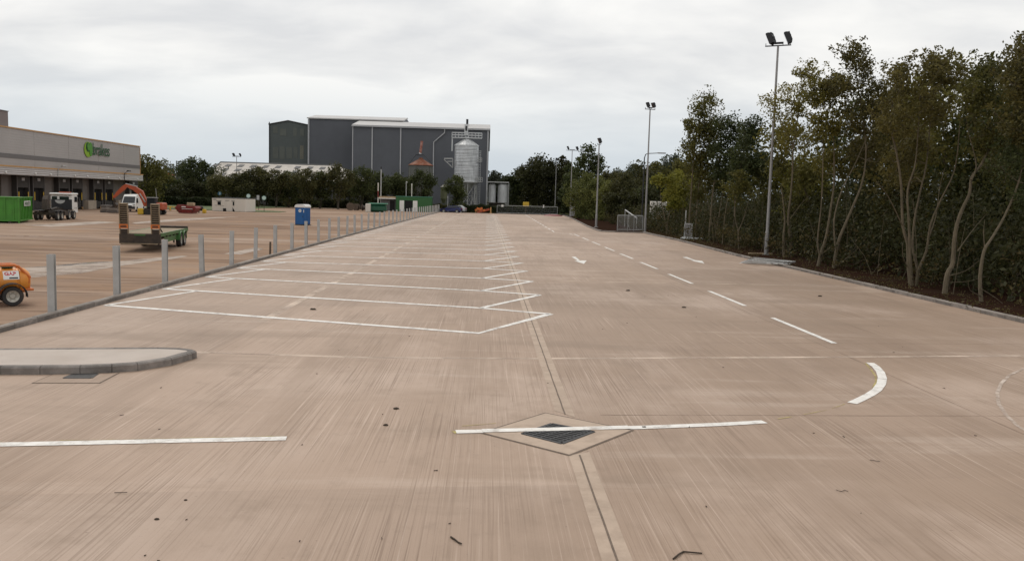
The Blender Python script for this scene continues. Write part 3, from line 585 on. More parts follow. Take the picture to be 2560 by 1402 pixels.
b = MB(); b.tube([Vector((rA.x, 205, zr_+.05))-lo_, Vector((rB.x, 205, zr_+.05))-lo_], .18, 6); b.tube([Vector((rA.x, 205, zr_+.04))-lo_, Vector((eA.x, 189, ze_+.04))-lo_], .14, 6); b.build('ridge_cap', M['wall_dark'], ls)
b = MB(); b.box(((eA.x+eB.x)/2+48, -3, ze_/2-.15), (eB.x-eA.x-.6, 14, ze_-.3)); b.build('wall', M['wall_dark'], ls)
ax_ = Vector((1, 0, 0)); sl_ = (Vector((0, 205, zr_))-Vector((0, 189, ze_))); sl_n = sl_.normalized(); nn = ax_.cross(sl_n)
for r in range(3):
    f = (.80, .52, .24)[r]
    for k in range(12):
        x = rA.x-1.2+(-.8, -.2, .6)[r]+k*2.95+(1.6 if k > 5 else 0)
        if x > rB.x: continue
        c = Vector((x+1.9, 189+16*f, ze_+(zr_-ze_)*f))-lo_+nn*.06; b = MB()
        b.add([c-ax_*.62-sl_n*1.25-ax_*.0+nn*.02, c+ax_*.62-sl_n*1.25+nn*.02, c+ax_*.62+sl_n*1.25+nn*.02, c-ax_*.62+sl_n*1.25+nn*.02, c-ax_*.62-sl_n*1.25-nn*.05, c+ax_*.62-sl_n*1.25-nn*.05, c+ax_*.62+sl_n*1.25-nn*.05, c-ax_*.62+sl_n*1.25-nn*.05], [(0, 1, 2, 3), (0, 1, 5, 4), (1, 2, 6, 5), (2, 3, 7, 6), (3, 0, 4, 7)])
        b.build('rooflight', M['wall_dark'], rf)
# ---- silos
SY = 200; sc_ = at(1166, 400, SY); r_ = (at(1195.5, 400, SY).x-at(1136, 400, SY).x)/2
z0, z1, z2 = at(1166, 455, SY).z, at(1166, 365, SY).z, at(1166, 346, SY).z
si = thing('silo', 'shiny galvanised silo on steel legs with gantry and side ladder against grey grain store', 'silo', (sc_.x, SY, 0))
b = MB(); b.lathe([(r_, z0), (r_, z1)], n=40)
for k in range(1, 9): b.lathe([(r_+.02, z0+(z1-z0)*k/9-.04), (r_+.06, z0+(z1-z0)*k/9), (r_+.02, z0+(z1-z0)*k/9+.04)], n=40, cap=False)
b.build('cylinder', M['silo'], si, True)
b = MB(); b.lathe([(r_+.12, z1-.05), (r_+.12, z1+.08), (.35, z2), (.35, z2+.35), (0, z2+.35)], n=40)
for k in range(20):
    a = k*math.pi/10; b.tube([(math.cos(a)*(r_+.08), math.sin(a)*(r_+.08), z1+.12), (math.cos(a)*.4, math.sin(a)*.4, z2+.03)], .035, 4)
b.build('cone_roof', M['galv_bright'], si)
b = MB(); b.lathe([(r_+.35, z0-.18), (r_+.35, z0)], n=40); b.lathe([(r_*.9, z0-.2), (.4, z0-2.6)], n=30); b.build('base_ring', M['galv'], si)
for k in range(8):
    a = k*math.pi/4+.2; b = MB(); b.tube([(math.cos(a)*r_*.93, math.sin(a)*r_*.93, 0), (math.cos(a)*r_*.93, math.sin(a)*r_*.93, z0-.1)], .11, 6); b.build('leg', M['galv'], si)
b = MB()
for k in range(8):
    a, c = k*math.pi/4+.2, (k+1)*math.pi/4+.2; P_ = lambda t, z: (math.cos(t)*r_*.93, math.sin(t)*r_*.93, z)
    for (zz0, zz1) in ((.2, z0*.5), (z0*.5, z0-.2)): b.tube([P_(a, zz0), P_(c, zz1)], .055, 5); b.tube([P_(c, zz0), P_(a, zz1)], .055, 5)
    b.tube([P_(a, z0*.5), P_(c, z0*.5)], .055, 5)
b.build('bracing', M['galv'], si)
def rail(b, x0, x1, y, z, h=1.1, n=9):
    for k in range(n+1): x = x0+(x1-x0)*k/n; b.tube([(x, y, z), (x, y, z+h)], .06, 5)
    for hh in (h, h*.5): b.tube([(x0, y, z+hh), (x1, y, z+hh)], .06, 5)
gx0, gx1 = at(1130, 340, SY).x-sc_.x, at(1205, 340, SY).x-sc_.x; gz = at(1166, 347, SY).z+.15
b = MB(); b.box(((gx0+gx1)/2, 0, gz), (gx1-gx0, 1.5, .22)); rail(b, gx0, gx1, -.7, gz+.1); rail(b, gx0, gx1, .7, gz+.1); b.build('gantry', M['galv_bright'], si)
hx = at(1166, 335, SY).x-sc_.x; b = MB(); b.rbox((hx-.05, 0, gz+1.9), (.85, .8, 2.6), .08); b.box((hx-.05, -.45, gz+2.2), (.4, .12, 1.1), mi=1); b.build('elevator_head', [M['galv_bright'], M['blackmetal']], si)
px_ = gx0+.1; b = MB(); b.tube([(px_, 0, gz), (px_, 0, at(1133, 378, SY).z)], .16, 8); b.build('drop_pipe', M['galv_bright'], si)
lx = r_+.35; b = MB()
for dx in (0, .45): b.tube([(lx+dx-.25, -.5, .2), (lx+dx-.25, -.5, z1-1)], .035, 5)
z = .4
while z < z1-1: b.tube([(lx-.25, -.5, z), (lx+.2, -.5, z)], .025, 4); z += .4
for zz in (z1-3.6, z1-7): 
    for k in range(6): b.tube([(lx-.3, -.5, zz+k*.5), (lx+.0, -1.1, zz+k*.5), (lx+.3, -.5, zz+k*.5)], .025, 4)
b.build('ladder', M['galv_bright'], si)
b = MB(); b.box((lx-.4, -.6, z1-3.7), (1.6, 1.1, .12)); rail(b, lx-1.1, lx+.5, -1.1, z1-3.7, .9, 4); b.box((r_-.2, -1.2, z0+.05), (2.6, 1.0, .12)); rail(b, r_-1.4, r_+1.1, -1.7, z0+.1, 1.0, 6); b.build('ladder_landing', M['galv'], si)
b = MB(); q = [at(*p, SY+2) for p in ((1110, 397), (1132, 397), (1132, 420), (1110, 399))]; qq = [p-Vector((sc_.x, SY, 0)) for p in q]
b.tube([qq[0], qq[1]], .12, 6); b.tube([qq[1], qq[2]], .12, 6); b.tube([qq[2], qq[3]], .12, 6); b.tube([at(1118, 404, SY+2)-Vector((sc_.x, SY, 0)), at(1132, 404, SY+2)-Vector((sc_.x, SY, 0))], .1, 6); b.build('bracket', M['galv'], si)
OY = 190; oc = at(1052, 414, OY); orr = (at(1083, 414, OY).x-at(1022, 414, OY).x)/2; oz, oz2 = oc.z, at(1052, 398, OY).z
os_ = thing('old_silo', 'weathered grey silo with rusty cone roof and red chute on top', 'silo', (oc.x, OY, 0))
b = MB(); b.lathe([(orr*.96, 0), (orr*.96, oz)], n=32)
for k in range(10): a = k*math.pi/5; b.tube([(math.cos(a)*orr*.97, math.sin(a)*orr*.97, 0), (math.cos(a)*orr*.97, math.sin(a)*orr*.97, oz)], .1, 5)
b.build('cylinder', M['old_silo'], os_)
b = MB(); b.lathe([(orr*1.04, oz-.05), (orr*1.04, oz+.05), (.5, oz2), (.4, oz2+.3), (0, oz2+.3)], n=24); b.build('cone_roof', M['rust'], os_)
c0, c1 = at(1050, 388, OY)-Vector((oc.x, OY, 0)), at(1055, 353, OY)-Vector((oc.x, OY, 0))
b = MB(); b.tube([c0+Vector((0, 0, .3)), c0.lerp(c1, .15)], .3, 8); b.build('chute_collar', M['white'], os_)
b = MB(); b.tube([c0.lerp(c1, .15), c1], [.28, .30], 8); b.build('chute', mat('faded_red_tube', (0.34, 0.11, 0.075), 0.6, var=0.3, scale=2, dirt=(0.45, 0.35, 0.3), dirt_amt=0.8), os_)
b = MB(); b.box(c0, (1.9, 1.2, .12)); b.tube([c0-Vector((.9, 0, 0)), Vector((-orr, 0, oz+.2))], .05, 5); b.tube([c0+Vector((.9, 0, 0)), Vector((orr, 0, oz+.2))], .05, 5); b.build('chute_stand', M['blackmetal'], os_)
hp = at(1110, 468, 196); h = thing('hopper', 'small olive green hopper with pointed lid in shade of the grain store', 'hopper', (hp.x, 196, 0))
zt_, zc_ = at(1110, 468, 196).z, at(1110, 461, 196).z; b = MB(); b.lathe([(.15, 1.4), (.78, 2.6), (.78, zt_)], n=20); b.build('bin', M['olive'], h); b = MB(); b.lathe([(.9, zt_), (.1, zc_), (0, zc_)], n=20); b.build('lid', M['rooflight'], h)
for k in range(4): a = k*math.pi/2+.6; b = MB(); b.tube([(math.cos(a)*.7, math.sin(a)*.7, 0), (math.cos(a)*.7, math.sin(a)*.7, 2.7)], .06, 6); b.build('leg', M['olive'], h)
TY = 203
for (pa, pb, lab) in ((1222, 1240, 'narrower stainless steel tank right beside the grain store corner'), (1245, 1270, 'wider stainless steel tank at the right end of the tank frame')):
    a, c = at(pa, 458, TY), at(pb, 458, TY); zt_ = at(pb, 459, TY).z; t = thing('storage_tank', lab, 'tank', ((a.x+c.x)/2, TY, 0), group='steel tanks beside the grain store'); rr = (c.x-a.x)/2
    b = MB(); b.lathe([(rr, 1.5), (rr, zt_-.3), (rr*.6, zt_)], n=24); b.build('shell', M['galv_bright'], t, True)
    for k in range(3): an = k*2.1+.4; b = MB(); b.tube([(math.cos(an)*rr*.85, math.sin(an)*rr*.85, 0), (math.cos(an)*rr*.85, math.sin(an)*rr*.85, 1.6)], .1, 6); b.build('leg', M['galv'], t)
a, c = at(1219, 456, TY-1), at(1272, 456, TY-1); t = thing('tank_frame', 'thin steel frame with flat pale top over the two steel tanks', 'frame', ((a.x+c.x)/2, TY, 0))
b = MB(); b.box((0, 0, a.z+.1), (c.x-a.x, 3.4, .25)); b.build('top', M['galv'], t)
for sx in (-1, 1):
    for sy in (-1, 1): b = MB(); b.tube([(sx*(c.x-a.x)/2, sy*1.6, 0), (sx*(c.x-a.x)/2, sy*1.6, a.z)], .07, 6); b.build('post', M['galv'], t)
a, c = at(1222, 506, TY-5), at(1262, 506, TY-5); t = tag(MB().box((0, 0, .9), (c.x-a.x, 2, 1.8)).box((0, -.3, 1.9), (c.x-a.x+1, 2.8, .2)).build('lean_to', M['steel_brown']), 'low dark lean-to store in front of the steel tanks', 'shed'); t.location = ((a.x+c.x)/2, TY-5, 0)
# ---- shed with red and white trim, gantries behind the trees
a = at(400, 428, 182); c = at(437, 441, 182); d = at(441, 470, 182)
t = thing('trimmed_shed', 'dark shed with red and white roof edge showing between trees', 'shed', (c.x, 182, 0))
b = MB(); b.box((-5, 6, d.z/2+1.5), (9.6, 11, d.z+3)); b.prism([(-9.8, d.z+2.9), (-.2, d.z+2.9), (-.3, c.z-.2), (a.x-c.x, a.z-.2), (-9.8, c.z-.4)], .5, 11.5, 'XZ'); b.build('wall', M['wall_dark'], t)
b = MB(); b.tube([(a.x-c.x, 0, a.z), (0, 0, c.z)], .16, 6); b.build('verge', M['redsign'], t); b = MB(); b.tube([(0, 0, c.z), (d.x-c.x, 0, 0)], .22, 6); b.build('corner_post', M['white'], t)
b = MB(); b.tube([(-.42, 0, c.z-.3), (d.x-c.x-.42, 0, 0)], .14, 6); b.build('corner_strip', M['redsign'], t)
for (p0, p1, pt, lab) in ((411, 426, 409, 'shorter dark steel gantry frame above the trees'), (441, 457, 402, 'taller dark steel gantry frame above the trees')):
    a, c = at(p0, pt, 240), at(p1, pt, 240); t = thing('steel_gantry', lab, 'gantry', ((a.x+c.x)/2, 240, 0), group='gantries behind the trees'); hw = (c.x-a.x)/2
    for sx in (-1, 1):
        for y in (0, 2): b = MB(); b.tube([(sx*hw, y, 0), (sx*hw, y, a.z)], .12, 6); b.build('post', M['steel_brown'], t)
    b = MB()
    for z in (a.z-.2, a.z-1.3):
        for y in (0, 2): b.tube([(-hw, y, z), (hw, y, z)], .1, 6)
        for sx in (-1, 1): b.tube([(sx*hw, 0, z), (sx*hw, 2, z)], .1, 6)
    b.tube([(-hw, 0, a.z-1.3), (hw, 0, a.z-3.2)], .06, 5); b.build('cross_beam', M['steel_brown'], t)
# ---- white site cabin
cl, crn, cre = at(530, 527, 126), at(608, 531, 124), at(619, 529, 126.5)
wdt = (crn-cl).length; t = thing('site_cabin', 'off-white flat roofed portable site cabin with two small windows', 'cabin', (cl.x, 126, 0), math.atan2(-1.5, wdt))
H_ = at(570, 496, 125).z; b = MB(); b.rbox((wdt/2, 1.4, H_/2), (wdt, 2.8, H_), .04)
for x in (.25, .42, .66, .85): b.box((wdt*x, -.005, H_/2), (.03, .02, H_-.1))
b.build('body', M['cream'], t)
b = MB(); b.box((wdt/2, 1.4, H_+.03), (wdt+.06, 2.86, .07)); b.build('roof', M['wall_dark'], t)
for (fx, fz, w_, h_) in ((.225, .60, .55, .5), (.65, .60, .26, .55)):
    b = MB(); b.box((wdt*fx, -.02, H_*fz), (w_+.1, .05, h_+.1)); f = b.build('window', M['cream'], t); b = MB(); b.box((wdt*fx, -.035, H_*fz), (w_, .04, h_)); b.build('pane', M['glass_dark'], f); b = MB(); b.box((wdt*fx-.08, -.06, H_*fz+h_/2+.12), (w_+.25, .1, .05)); b.build('hood', M['wall_dark'], f)
b = MB(); b.box((wdt*.38, -.02, H_*.1), (.5, .05, H_*.26)); b.build('vent', M['void'], t)
b = MB(); b.prism([(wdt*.62, .02), (wdt*.62, .62), (wdt*.69, .02)], -.04, .02, 'XZ'); b.build('dark_panel', M['void'], t)
b = MB(); b.box((wdt*.09, -.012, H_*.89), (.5, .03, .09)); b.box((wdt*.46, -.012, H_*.82), (.7, .02, .05)); b.box((wdt*.12, -.012, H_*.44), (.4, .02, .04)); b.box((wdt*.33, -.012, H_*.42), (.4, .02, .04)); b.build('sign_strip', M['wall_dark'], t)
# ---- green kiosks
ka, kb = at(990, 491, 162), at(1079, 494, 162); W_ = kb.x-ka.x; H_ = ka.z-.05
t = thing('green_kiosk', 'dark green flat roofed kiosk with open white double doors', 'kiosk', (ka.x, 162, 0)); b = MB(); b.rbox((W_/2, 1.7, H_/2), (W_, 3.4, H_), .06); b.build('body', M['kiosk_green'], t)
b = MB(); b.box((W_/2, 1.7, H_+.06), (W_+.12, 3.5, .14)); b.build('roof', M['tank_lid'], t)
b = MB(); b.box((W_*.355, -.015, 1.08), (1.5, .04, 2.1)); b.build('doorway', M['void'], t)
for x in (W_*.355-1.28, W_*.355+1.28): b = MB(); b.box((x, -.06, 1.06), (.86, .06, 2.1)); b.build('door', M['white'], t)
sa = at(950, 497, 163); W2 = ka.x-sa.x; t = thing('small_kiosk', 'small dark kiosk with overhanging beige roof beside the green kiosk', 'kiosk', (sa.x, 163, 0)); zt_ = at(960, 497, 163).z
b = MB(); b.box((W2/2, 1.2, zt_/2), (W2-.3, 2.4, zt_)); b.build('body', M['wall_dark'], t); b = MB(); b.box((W2/2-.1, 1.0, zt_+.32), (W2+.1, 3.2, .3)); b.build('roof', M['palewood'], t); b = MB(); b.box((W2/2-.1, .95, zt_+.08), (W2+.1, 3.22, .17)); b.build('fascia', M['white'], t); b = MB(); b.box((W2*.75, -.02, 1), (.9, .05, 2)); b.build('door', M['void'], t)
ga, gb = at(921, 508, 149), at(968, 508, 149); W_ = gb.x-ga.x; H_ = ga.z; t = thing('green_tank', 'dark green fuel tank with pale green lid standing on the yard', 'tank', ((ga.x+gb.x)/2, 149.8, 0)); 
b = MB(); b.rbox((0, 0, (H_-.2)/2), (W_-.35, 1.8, H_-.2), .35); b.build('body', M['tank_green'], t); b = MB(); b.rbox((0, 0, H_-.08), (W_, 2.1, .28), .13); b.build('lid', M['tank_lid'], t)
pa, pb = at(914, 509, 148), at(926, 509, 148); t = tag(MB().rbox((0, 0, pa.z/2), (pb.x-pa.x, .7, pa.z), .04).box((0, -.36, pa.z*.5), (.03, .04, pa.z*.8)).build('white_cabinet', M['cream']), 'narrow off-white cabinet left of the green fuel tank', 'cabinet'); t.location = ((pa.x+pb.x)/2, 148.2, 0)
# ------------------------------------------------------------------ kerbside posts
ORD = 'second third fourth fifth sixth seventh eighth ninth tenth eleventh twelfth thirteenth fourteenth fifteenth sixteenth'.split()
post = thing('steel_post', 'nearest and tallest looking galvanised H post of the kerbside row', 'post', group='galvanised posts along the yard kerb')
b = MB(); b.box((0, -.076, .735), (.155, .012, 1.47)); b.box((0, .076, .735), (.155, .012, 1.47)); b.box((0, 0, .735), (.010, .14, 1.465)); b.build('h_section', M['galv'], post)
b = MB(); b.box((0, 0, .03), (.32, .30, .06)); b.build('footing', M['pale_concrete'], post)
rnd = random.Random(11)
for k in range(42):
    o = post if k == 0 else copy_tree(post)
    y = 20.15+3.52*k; o.location = (-10.36+(0 if y < 65 else .9*(y-65)/95), y, 0); o.rotation_euler = (rnd.uniform(-.02, .02), rnd.uniform(-.022, .022), rnd.uniform(-.08, .08)+.1)
    if 0 < k < 16: o['label'] = 'grey H post, %s from the near end of the kerbside row' % ORD[k-1]
    elif k >= 16: o['label'] = 'thin far grey post crowded together at the far end of the kerbside row'
st = tag(MB().box((0, 0, .33), (.09, .09, .66)).build('timber_stake', M['ply']), 'short dark wooden stake between the tall grey kerbside posts', 'stake'); st.location = G(683, 633, .1)+Vector((-.15, 0, -.1)); st.rotation_euler = (.04, .02, .2)

# ------------------------------------------------------------------ wheels
def wheel(parent, c, r, wd, n=22, axis='X', hub=M['rim'], name='wheel'):
    wt = bpy.data.objects.new(name, None); col.objects.link(wt); wt.parent = parent; wt.location = c
    b = MB(); b.lathe([(r*.62, -wd/2), (r*.93, -wd/2), (r, -wd*.36), (r, wd*.36), (r*.93, wd/2), (r*.62, wd/2), (r*.58, wd*.3), (r*.58, -wd*.3), (r*.62, -wd/2)], n=n, axis=axis, cap=False); b.build('tyre', M['rubber'], wt, True)
    b = MB(); b.lathe([(r*.60, -wd*.38), (r*.62, -wd*.44), (r*.52, -wd*.36), (r*.3, -wd*.2), (r*.22, -wd*.36), (0, -wd*.36)], n=n, axis=axis, cap=False)
    b.lathe([(r*.60, wd*.38), (r*.62, wd*.44), (r*.52, wd*.36), (r*.3, wd*.2), (r*.22, wd*.36), (0, wd*.36)], n=n, axis=axis, cap=False)
    for k in range(6):
        a = k*math.pi/3
        for s in (-1, 1):
            d = Vector((0, math.cos(a)*r*.4, math.sin(a)*r*.4)) if axis == 'X' else Vector((math.cos(a)*r*.4, 0, math.sin(a)*r*.4))
            d += Vector((s*wd*.3, 0, 0)) if axis == 'X' else Vector((0, s*wd*.3, 0)); b.box(d, (.03, .03, .03))
    b.build('rim', hub, wt, True); return wt
# ------------------------------------------------------------------ water bowser
p = G(33, 765); t = thing('water_bowser', 'orange towed water bowser tank on black wheels at the left edge', 'bowser', (p.x-.36, p.y+.46, 0), rad(38))
b = MB(); b.lathe([(.0, -1.55), (.2, -1.54), (.31, -1.44), (.34, -1.3), (.34, -.62), (.318, -.6), (.318, -.56), (.34, -.54), (.34, .12), (.318, .14), (.318, .18), (.34, .2), (.32, .34), (.22, .45), (0, .47)], (.02, 0, .60), 28, axis='X'); b.build('tank', M['orange'], t, True)
b = MB(); b.lathe([(.15, .9), (.15, 1.0), (.12, 1.02), (0, 1.02)], (-.42, 0, 0), 18); b.build('filler_cap', M['orange'], t)
b = MB(); b.rbox((-.03, -.06, .965), (.26, .16, .06), .025); b.build('hatch_handle', M['tank_green'], t)
b = MB()
for s in (-.24, .24): b.tube([(-1.7, s, 1.02), (.09, s, 1.02), (.19, s, .99), (.45, s, .70), (.42, s, .58), (.27, s, .36)], .034, 10)
b.tube([(.45, -.24, .70), (.45, .24, .70)], .034, 10); b.tube([(-1.7, -.24, .38), (.53, -.24, .37)], .034, 8); b.tube([(-1.7, .24, .38), (.53, .24, .37)], .034, 8); b.tube([(.51, -.24, .37), (.51, .24, .37)], .03, 8); b.build('frame', M['orange_steel'], t)
b = MB(); b.tube([(0, -.55, .24), (0, .55, .24)], .035, 8); b.build('axle', M['steel_brown'], t)
for s in (-1, 1):
    wheel(t, (0, s*.52, .25), .25, .17, axis='Y')
    b = MB(); n_ = 12; rr = .32
    for k in range(n_): 
        a0, a1 = -.1+k*(math.pi+.1)/n_, -.1+(k+1)*(math.pi+.1)/n_
        b.add([(math.cos(a)*q, s*.52+y, .25+math.sin(a)*q) for a in (a0, a1) for q in (rr, rr+.02) for y in (-.12, .12)], [(0, 1, 5, 4), (2, 3, 7, 6), (0, 2, 6, 4), (1, 3, 7, 5)])
    b.box((-.33, s*.52, .2), (.02, .24, .1)); b.box((-.42, s*.5, .29), (.26, .2, .16)); b.build('mudguard', M['blackplastic'], t)
stk = Matrix(((1, 0, 0, 0), (0, 0, -1, 0), (0, 1, 0, 0), (0, 0, 0, 1)))
def curved(nm, x0, x1, a0, a1, r, m_, par):
    b = MB(); n_ = 6; v = [(x+(.03 if False else 0), -math.cos(a0+(a1-a0)*k/n_)*r, .60+math.sin(a0+(a1-a0)*k/n_)*r) for k in range(n_+1) for x in (x0, x1)]
    b.add(v, [(2*k, 2*k+1, 2*k+3, 2*k+2) for k in range(n_)]); return b.build(nm, m_, par)
stx = curved('sticker', -.16, .20, .18, .92, .3425, M['white'], t)
gt = text_obj('sticker_lettering', 'GAP', .135, M['redsign'], stx, Matrix.Identity(4), .001, .006)
for v in gt.data.vertices:
    a = .52+v.co.y/.3435; v.co = Vector((-.13+v.co.x, -math.cos(a)*(.3435+v.co.z), .60+math.sin(a)*(.3435+v.co.z)))
curved('sticker_strip', -.03, .17, .24, .34, .3445, M['blackplastic'], stx)

# ------------------------------------------------------------------ low loader trailer
t = thing('low_loader_trailer', 'green flatbed plant trailer with two upright loading ramps at its tail', 'trailer', (-16.86, 41.2, 0), rad(9))
W2, LN, DZ = .92, 6.8, .90
b = MB(); b.box((0, LN/2, DZ-.03), (2*W2-.06, LN-.1, .06)); b.build('deck', M['wood'], t)
b = MB()
for s in (-1, 1): b.box((s*W2, LN/2, DZ-.07), (.07, LN, .16))
b.box((0, LN, DZ-.07), (2*W2, .07, .16)); b.build('side_rail', M['trailer_green'], t)
b = MB(); b.box((0, .0, .64), (2*W2+.04, .22, .46)); b.box((0, -.09, .40), (2*W2-.1, .16, .09)); b.box((-.0, -.12, .83), (.5, .02, .07), mi=1); b.box((-.5, -.115, .6), (.2, .02, .1)); b.build('tail_frame', [M['steel_brown'], M['trailer_green']], t)
b = MB(); b.box((0, -.2, .40), (2*W2-.15, .07, .05)); b.build('bumper_bar', M['ramp'], t)
b = MB()
for x in (-.4, .4): b.box((x, LN/2-.6, .66), (.12, LN-1.6, .34))
for k in range(8): b.box((0, .6+k*.85, .74), (1.9, .08, .14))
b.build('chassis', M['steel_brown'], t)
b = MB(); b.prism([(1.15, .84), (5.9, .84), (5.9, .62), (5.35, .40), (1.75, .40), (1.15, .62)], W2-.10, W2-.06, 'YZ'); b.prism([(1.15, .84), (5.9, .84), (5.9, .62), (5.35, .40), (1.75, .40), (1.15, .62)], -W2+.06, -W2+.10, 'YZ'); b.build('side_skirt', M['trailer_green'], t)
for y in (4.6, 5.55):
    for s in (-1, 1):
        wheel(t, (s*(W2-.02), y, .36), .36, .24)
        b = MB(); 
        for k in range(10):
            a0, a1 = k*math.pi/10, (k+1)*math.pi/10
            b.add([(s*(W2-.02)+x, y+math.cos(a)*q, .38+math.sin(a)*q) for a in (a0, a1) for q in (.42, .45) for x in (-.14, .14)], [(0, 1, 5, 4), (2, 3, 7, 6), (0, 2, 6, 4), (1, 3, 7, 5)])
        b.build('mudguard', M['trailer_green'], t)
b = MB(); b.tube([(-.4, LN, .6), (0, LN+1.5, .55), (.4, LN, .6)], .06, 8); b.box((0, LN+1.6, .55), (.1, .4, .1)); b.tube([(.0, LN+.9, 0.02), (.0, LN+.9, .7)], .05, 8); b.build('drawbar', M['steel_brown'], t)
b = MB(); b.box((0, LN-.15, DZ+.06), (1.9, .25, .12)); b.box((W2-.1, LN-.1, DZ-.22), (.08, .1, .36)); b.build('headboard', M['steel_brown'], t)
for s in (-1, 1):
    x = s*(W2-.2); r = bpy.data.objects.new('loading_ramp', None); col.objects.link(r); r.parent = t; r.location = (x, -.02, .55); r.rotation_euler = (rad(4), 0, 0)
    b = MB()
    for q in (-1, 1): b.box((q*.185, 0, .90), (.04, .12, 1.80))
    b.box((0, .03, 1.77), (.4, .16, .07)); b.build('ramp_rail', M['ramp'], r)
    b = MB()
    for k in range(10): b.box((0, 0, .72+k*.105), (.34, .08, .03))
    b.build('ramp_rung', M['ramp'], r)
    b = MB(); b.box((0, .05, 1.2), (.34, .02, 1.1)); b.box((0, -.02, .25), (.38, .07, .6)); b.build('ramp_plate', M['steel_brown'], r)
    b = MB(); b.box((0, -.10, .70), (.41, .03, .20)); mb_ = b.build('marker_board', M['orange_steel'], r); b = MB(); b.box((0, -.12, .725), (.26, .015, .035)); b.box((0, -.12, .67), (.29, .015, .035)); b.build('board_print', M['blackplastic'], r)
b = MB(); b.tube([(W2-.1, .05, 1.3), (W2-.02, .5, .95)], .03, 6); b.build('ramp_stay', M['blackmetal'], t)

# ------------------------------------------------------------------ green roll-off container
c = G(47, 558); t = thing('roll_off_container', 'bright green ribbed waste container with a white sign near lorry', 'container', (c.x, c.y, 0), rad(17.5)); LN = 5.2; H_ = 2.02; W_ = 2.5
b = MB(); b.box((-W_/2, LN/2, H_/2+.1), (W_, LN, H_-.12)); b.build('body', M['green'], t)
b = MB()
for k in range(9): b.box((.03, .3+k*.58, H_/2+.1), (.07, .09, H_-.2))
for k in range(4): b.box((-.35-k*.6, -.03, H_/2+.1), (.09, .07, H_-.2))
b.box((0.02, LN/2, H_+.03), (.12, LN+.1, .1)); b.box((-W_/2, -.02, H_+.03), (W_, .12, .1)); b.box((0.02, LN/2, .2), (.12, LN+.1, .12)); b.box((-W_/2, -.02, .2), (W_, .12, .12)); b.box((0.02, 0.0, H_/2), (.12, .12, H_)); b.build('rib', M['green'], t)
b = MB(); b.box((-.6, LN/2+.4, .08), (.18, LN+1.2, .15)); b.box((-1.9, LN/2+.4, .08), (.18, LN+1.2, .15)); b.build('skid', M['steel_brown'], t)
yy = 2.9; b = MB(); b.box((.085, yy, 1.55), (.03, 2.3, .42)); sgn = b.build('sign_plate', M['white'], t)
text_obj('sign_lettering', 'WASTE', .5, M['logo_dark'], sgn, Matrix(((0, 0, 1, .108), (1, 0, 0, yy-.98), (0, 1, 0, 1.40), (0, 0, 0, 1))) @ Matrix.Diagonal((1.15, .8, 1, 1)), .004, .01)

# ------------------------------------------------------------------ hook lift lorry
c = G(127, 551); t = thing('hook_loader_lorry', 'dirty hook loader lorry with white cab seen from behind', 'lorry', (c.x-.2, c.y-.8, 0), rad(9.5)); t.scale = (.80, .80, .80)
b = MB()
for x in (-.45, .45): b.box((x, 3.6, .95), (.14, 7.0, .28))
b.box((0, .2, .75), (2.3, .12, .25)); b.box((.95, 3.7, .75), (.5, 1.1, .5)); b.box((-.95, 3.7, .75), (.5, 1.1, .5)); b.build('chassis', M['steel_brown'], t)
for y in (1.0, 2.3, 4.9, 6.7):
    for s in (-1, 1): wheel(t, (s*1.05, y, .5), .5, .32)
b = MB()
for y in (1.0, 2.3):
    for s in (-1, 1): b.box((s*1.05, y, 1.08), (.36, 1.1, .05))
b.build('mudguard', M['blackplastic'], t)
b = MB(); b.box((0, 3.4, 1.2), (.5, 4.5, .2)); b.prism([(.2, 1.2), (.5, 2.35), (.95, 2.75), (1.15, 2.7), (.95, 2.3), (1.25, 1.4), (2.2, 1.25)], -.28, .28, 'YZ'); b.tube([(.3, 1.3, 1.2), (.3, 3.4, 1.35)], .1, 8); b.build('hook_arm', M['steel_brown'], t)
b = MB(); b.rbox((0, 7.0, 1.95), (2.4, 1.9, 1.75), .12); b.rbox((0, 7.25, 1.05), (2.4, 1.5, .75), .08); b.build('cab', M['white'], t)
b = MB(); b.box((0, 6.035, 1.7), (2.25, .04, 1.2)); b.build('cab_rear_panel', M['blackmetal'], t)
for x in (-.75, .3): b = MB(); b.box((x, 6.02, 2.45), (.55 if x < 0 else 1.0, .06, .36)); b.build('rear_window', M['glass_dark'], t)
b = MB(); pts = [(-.15+.55*math.cos(math.pi+math.pi*k/10), 2.2+.42*math.sin(math.pi+math.pi*k/10)) for k in range(11)]; b.prism(pts, 5.99, 6.012, 'XZ'); b.build('rear_emblem', M['galv'], t)
b = MB(); b.rbox((0, 6.9, 2.93), (2.5, 2.3, .22), .08); b.build('roof_visor', M['white'], t)
b = MB(); b.rbox((.25, 6.6, 3.10), (1.3, .3, .13), .04); b.build('beacon_bar', M['digger'], t)
for s in (-1, 1):
    b = MB(); b.box((s*1.205, 7.15, 2.3), (.03, .95, .62)); b.build('door_window', M['glass_dark'], t)
    b = MB(); b.box((s*1.42, 7.85, 2.2), (.12, .2, .6)); b.tube([(s*1.2, 7.9, 2.5), (s*1.42, 7.85, 2.4)], .02, 5); b.build('mirror', M['blackplastic'], t)
b = MB(); b.box((0, 7.96, 2.25), (2.1, .03, .75)); b.build('windscreen', M['glass_dark'], t)

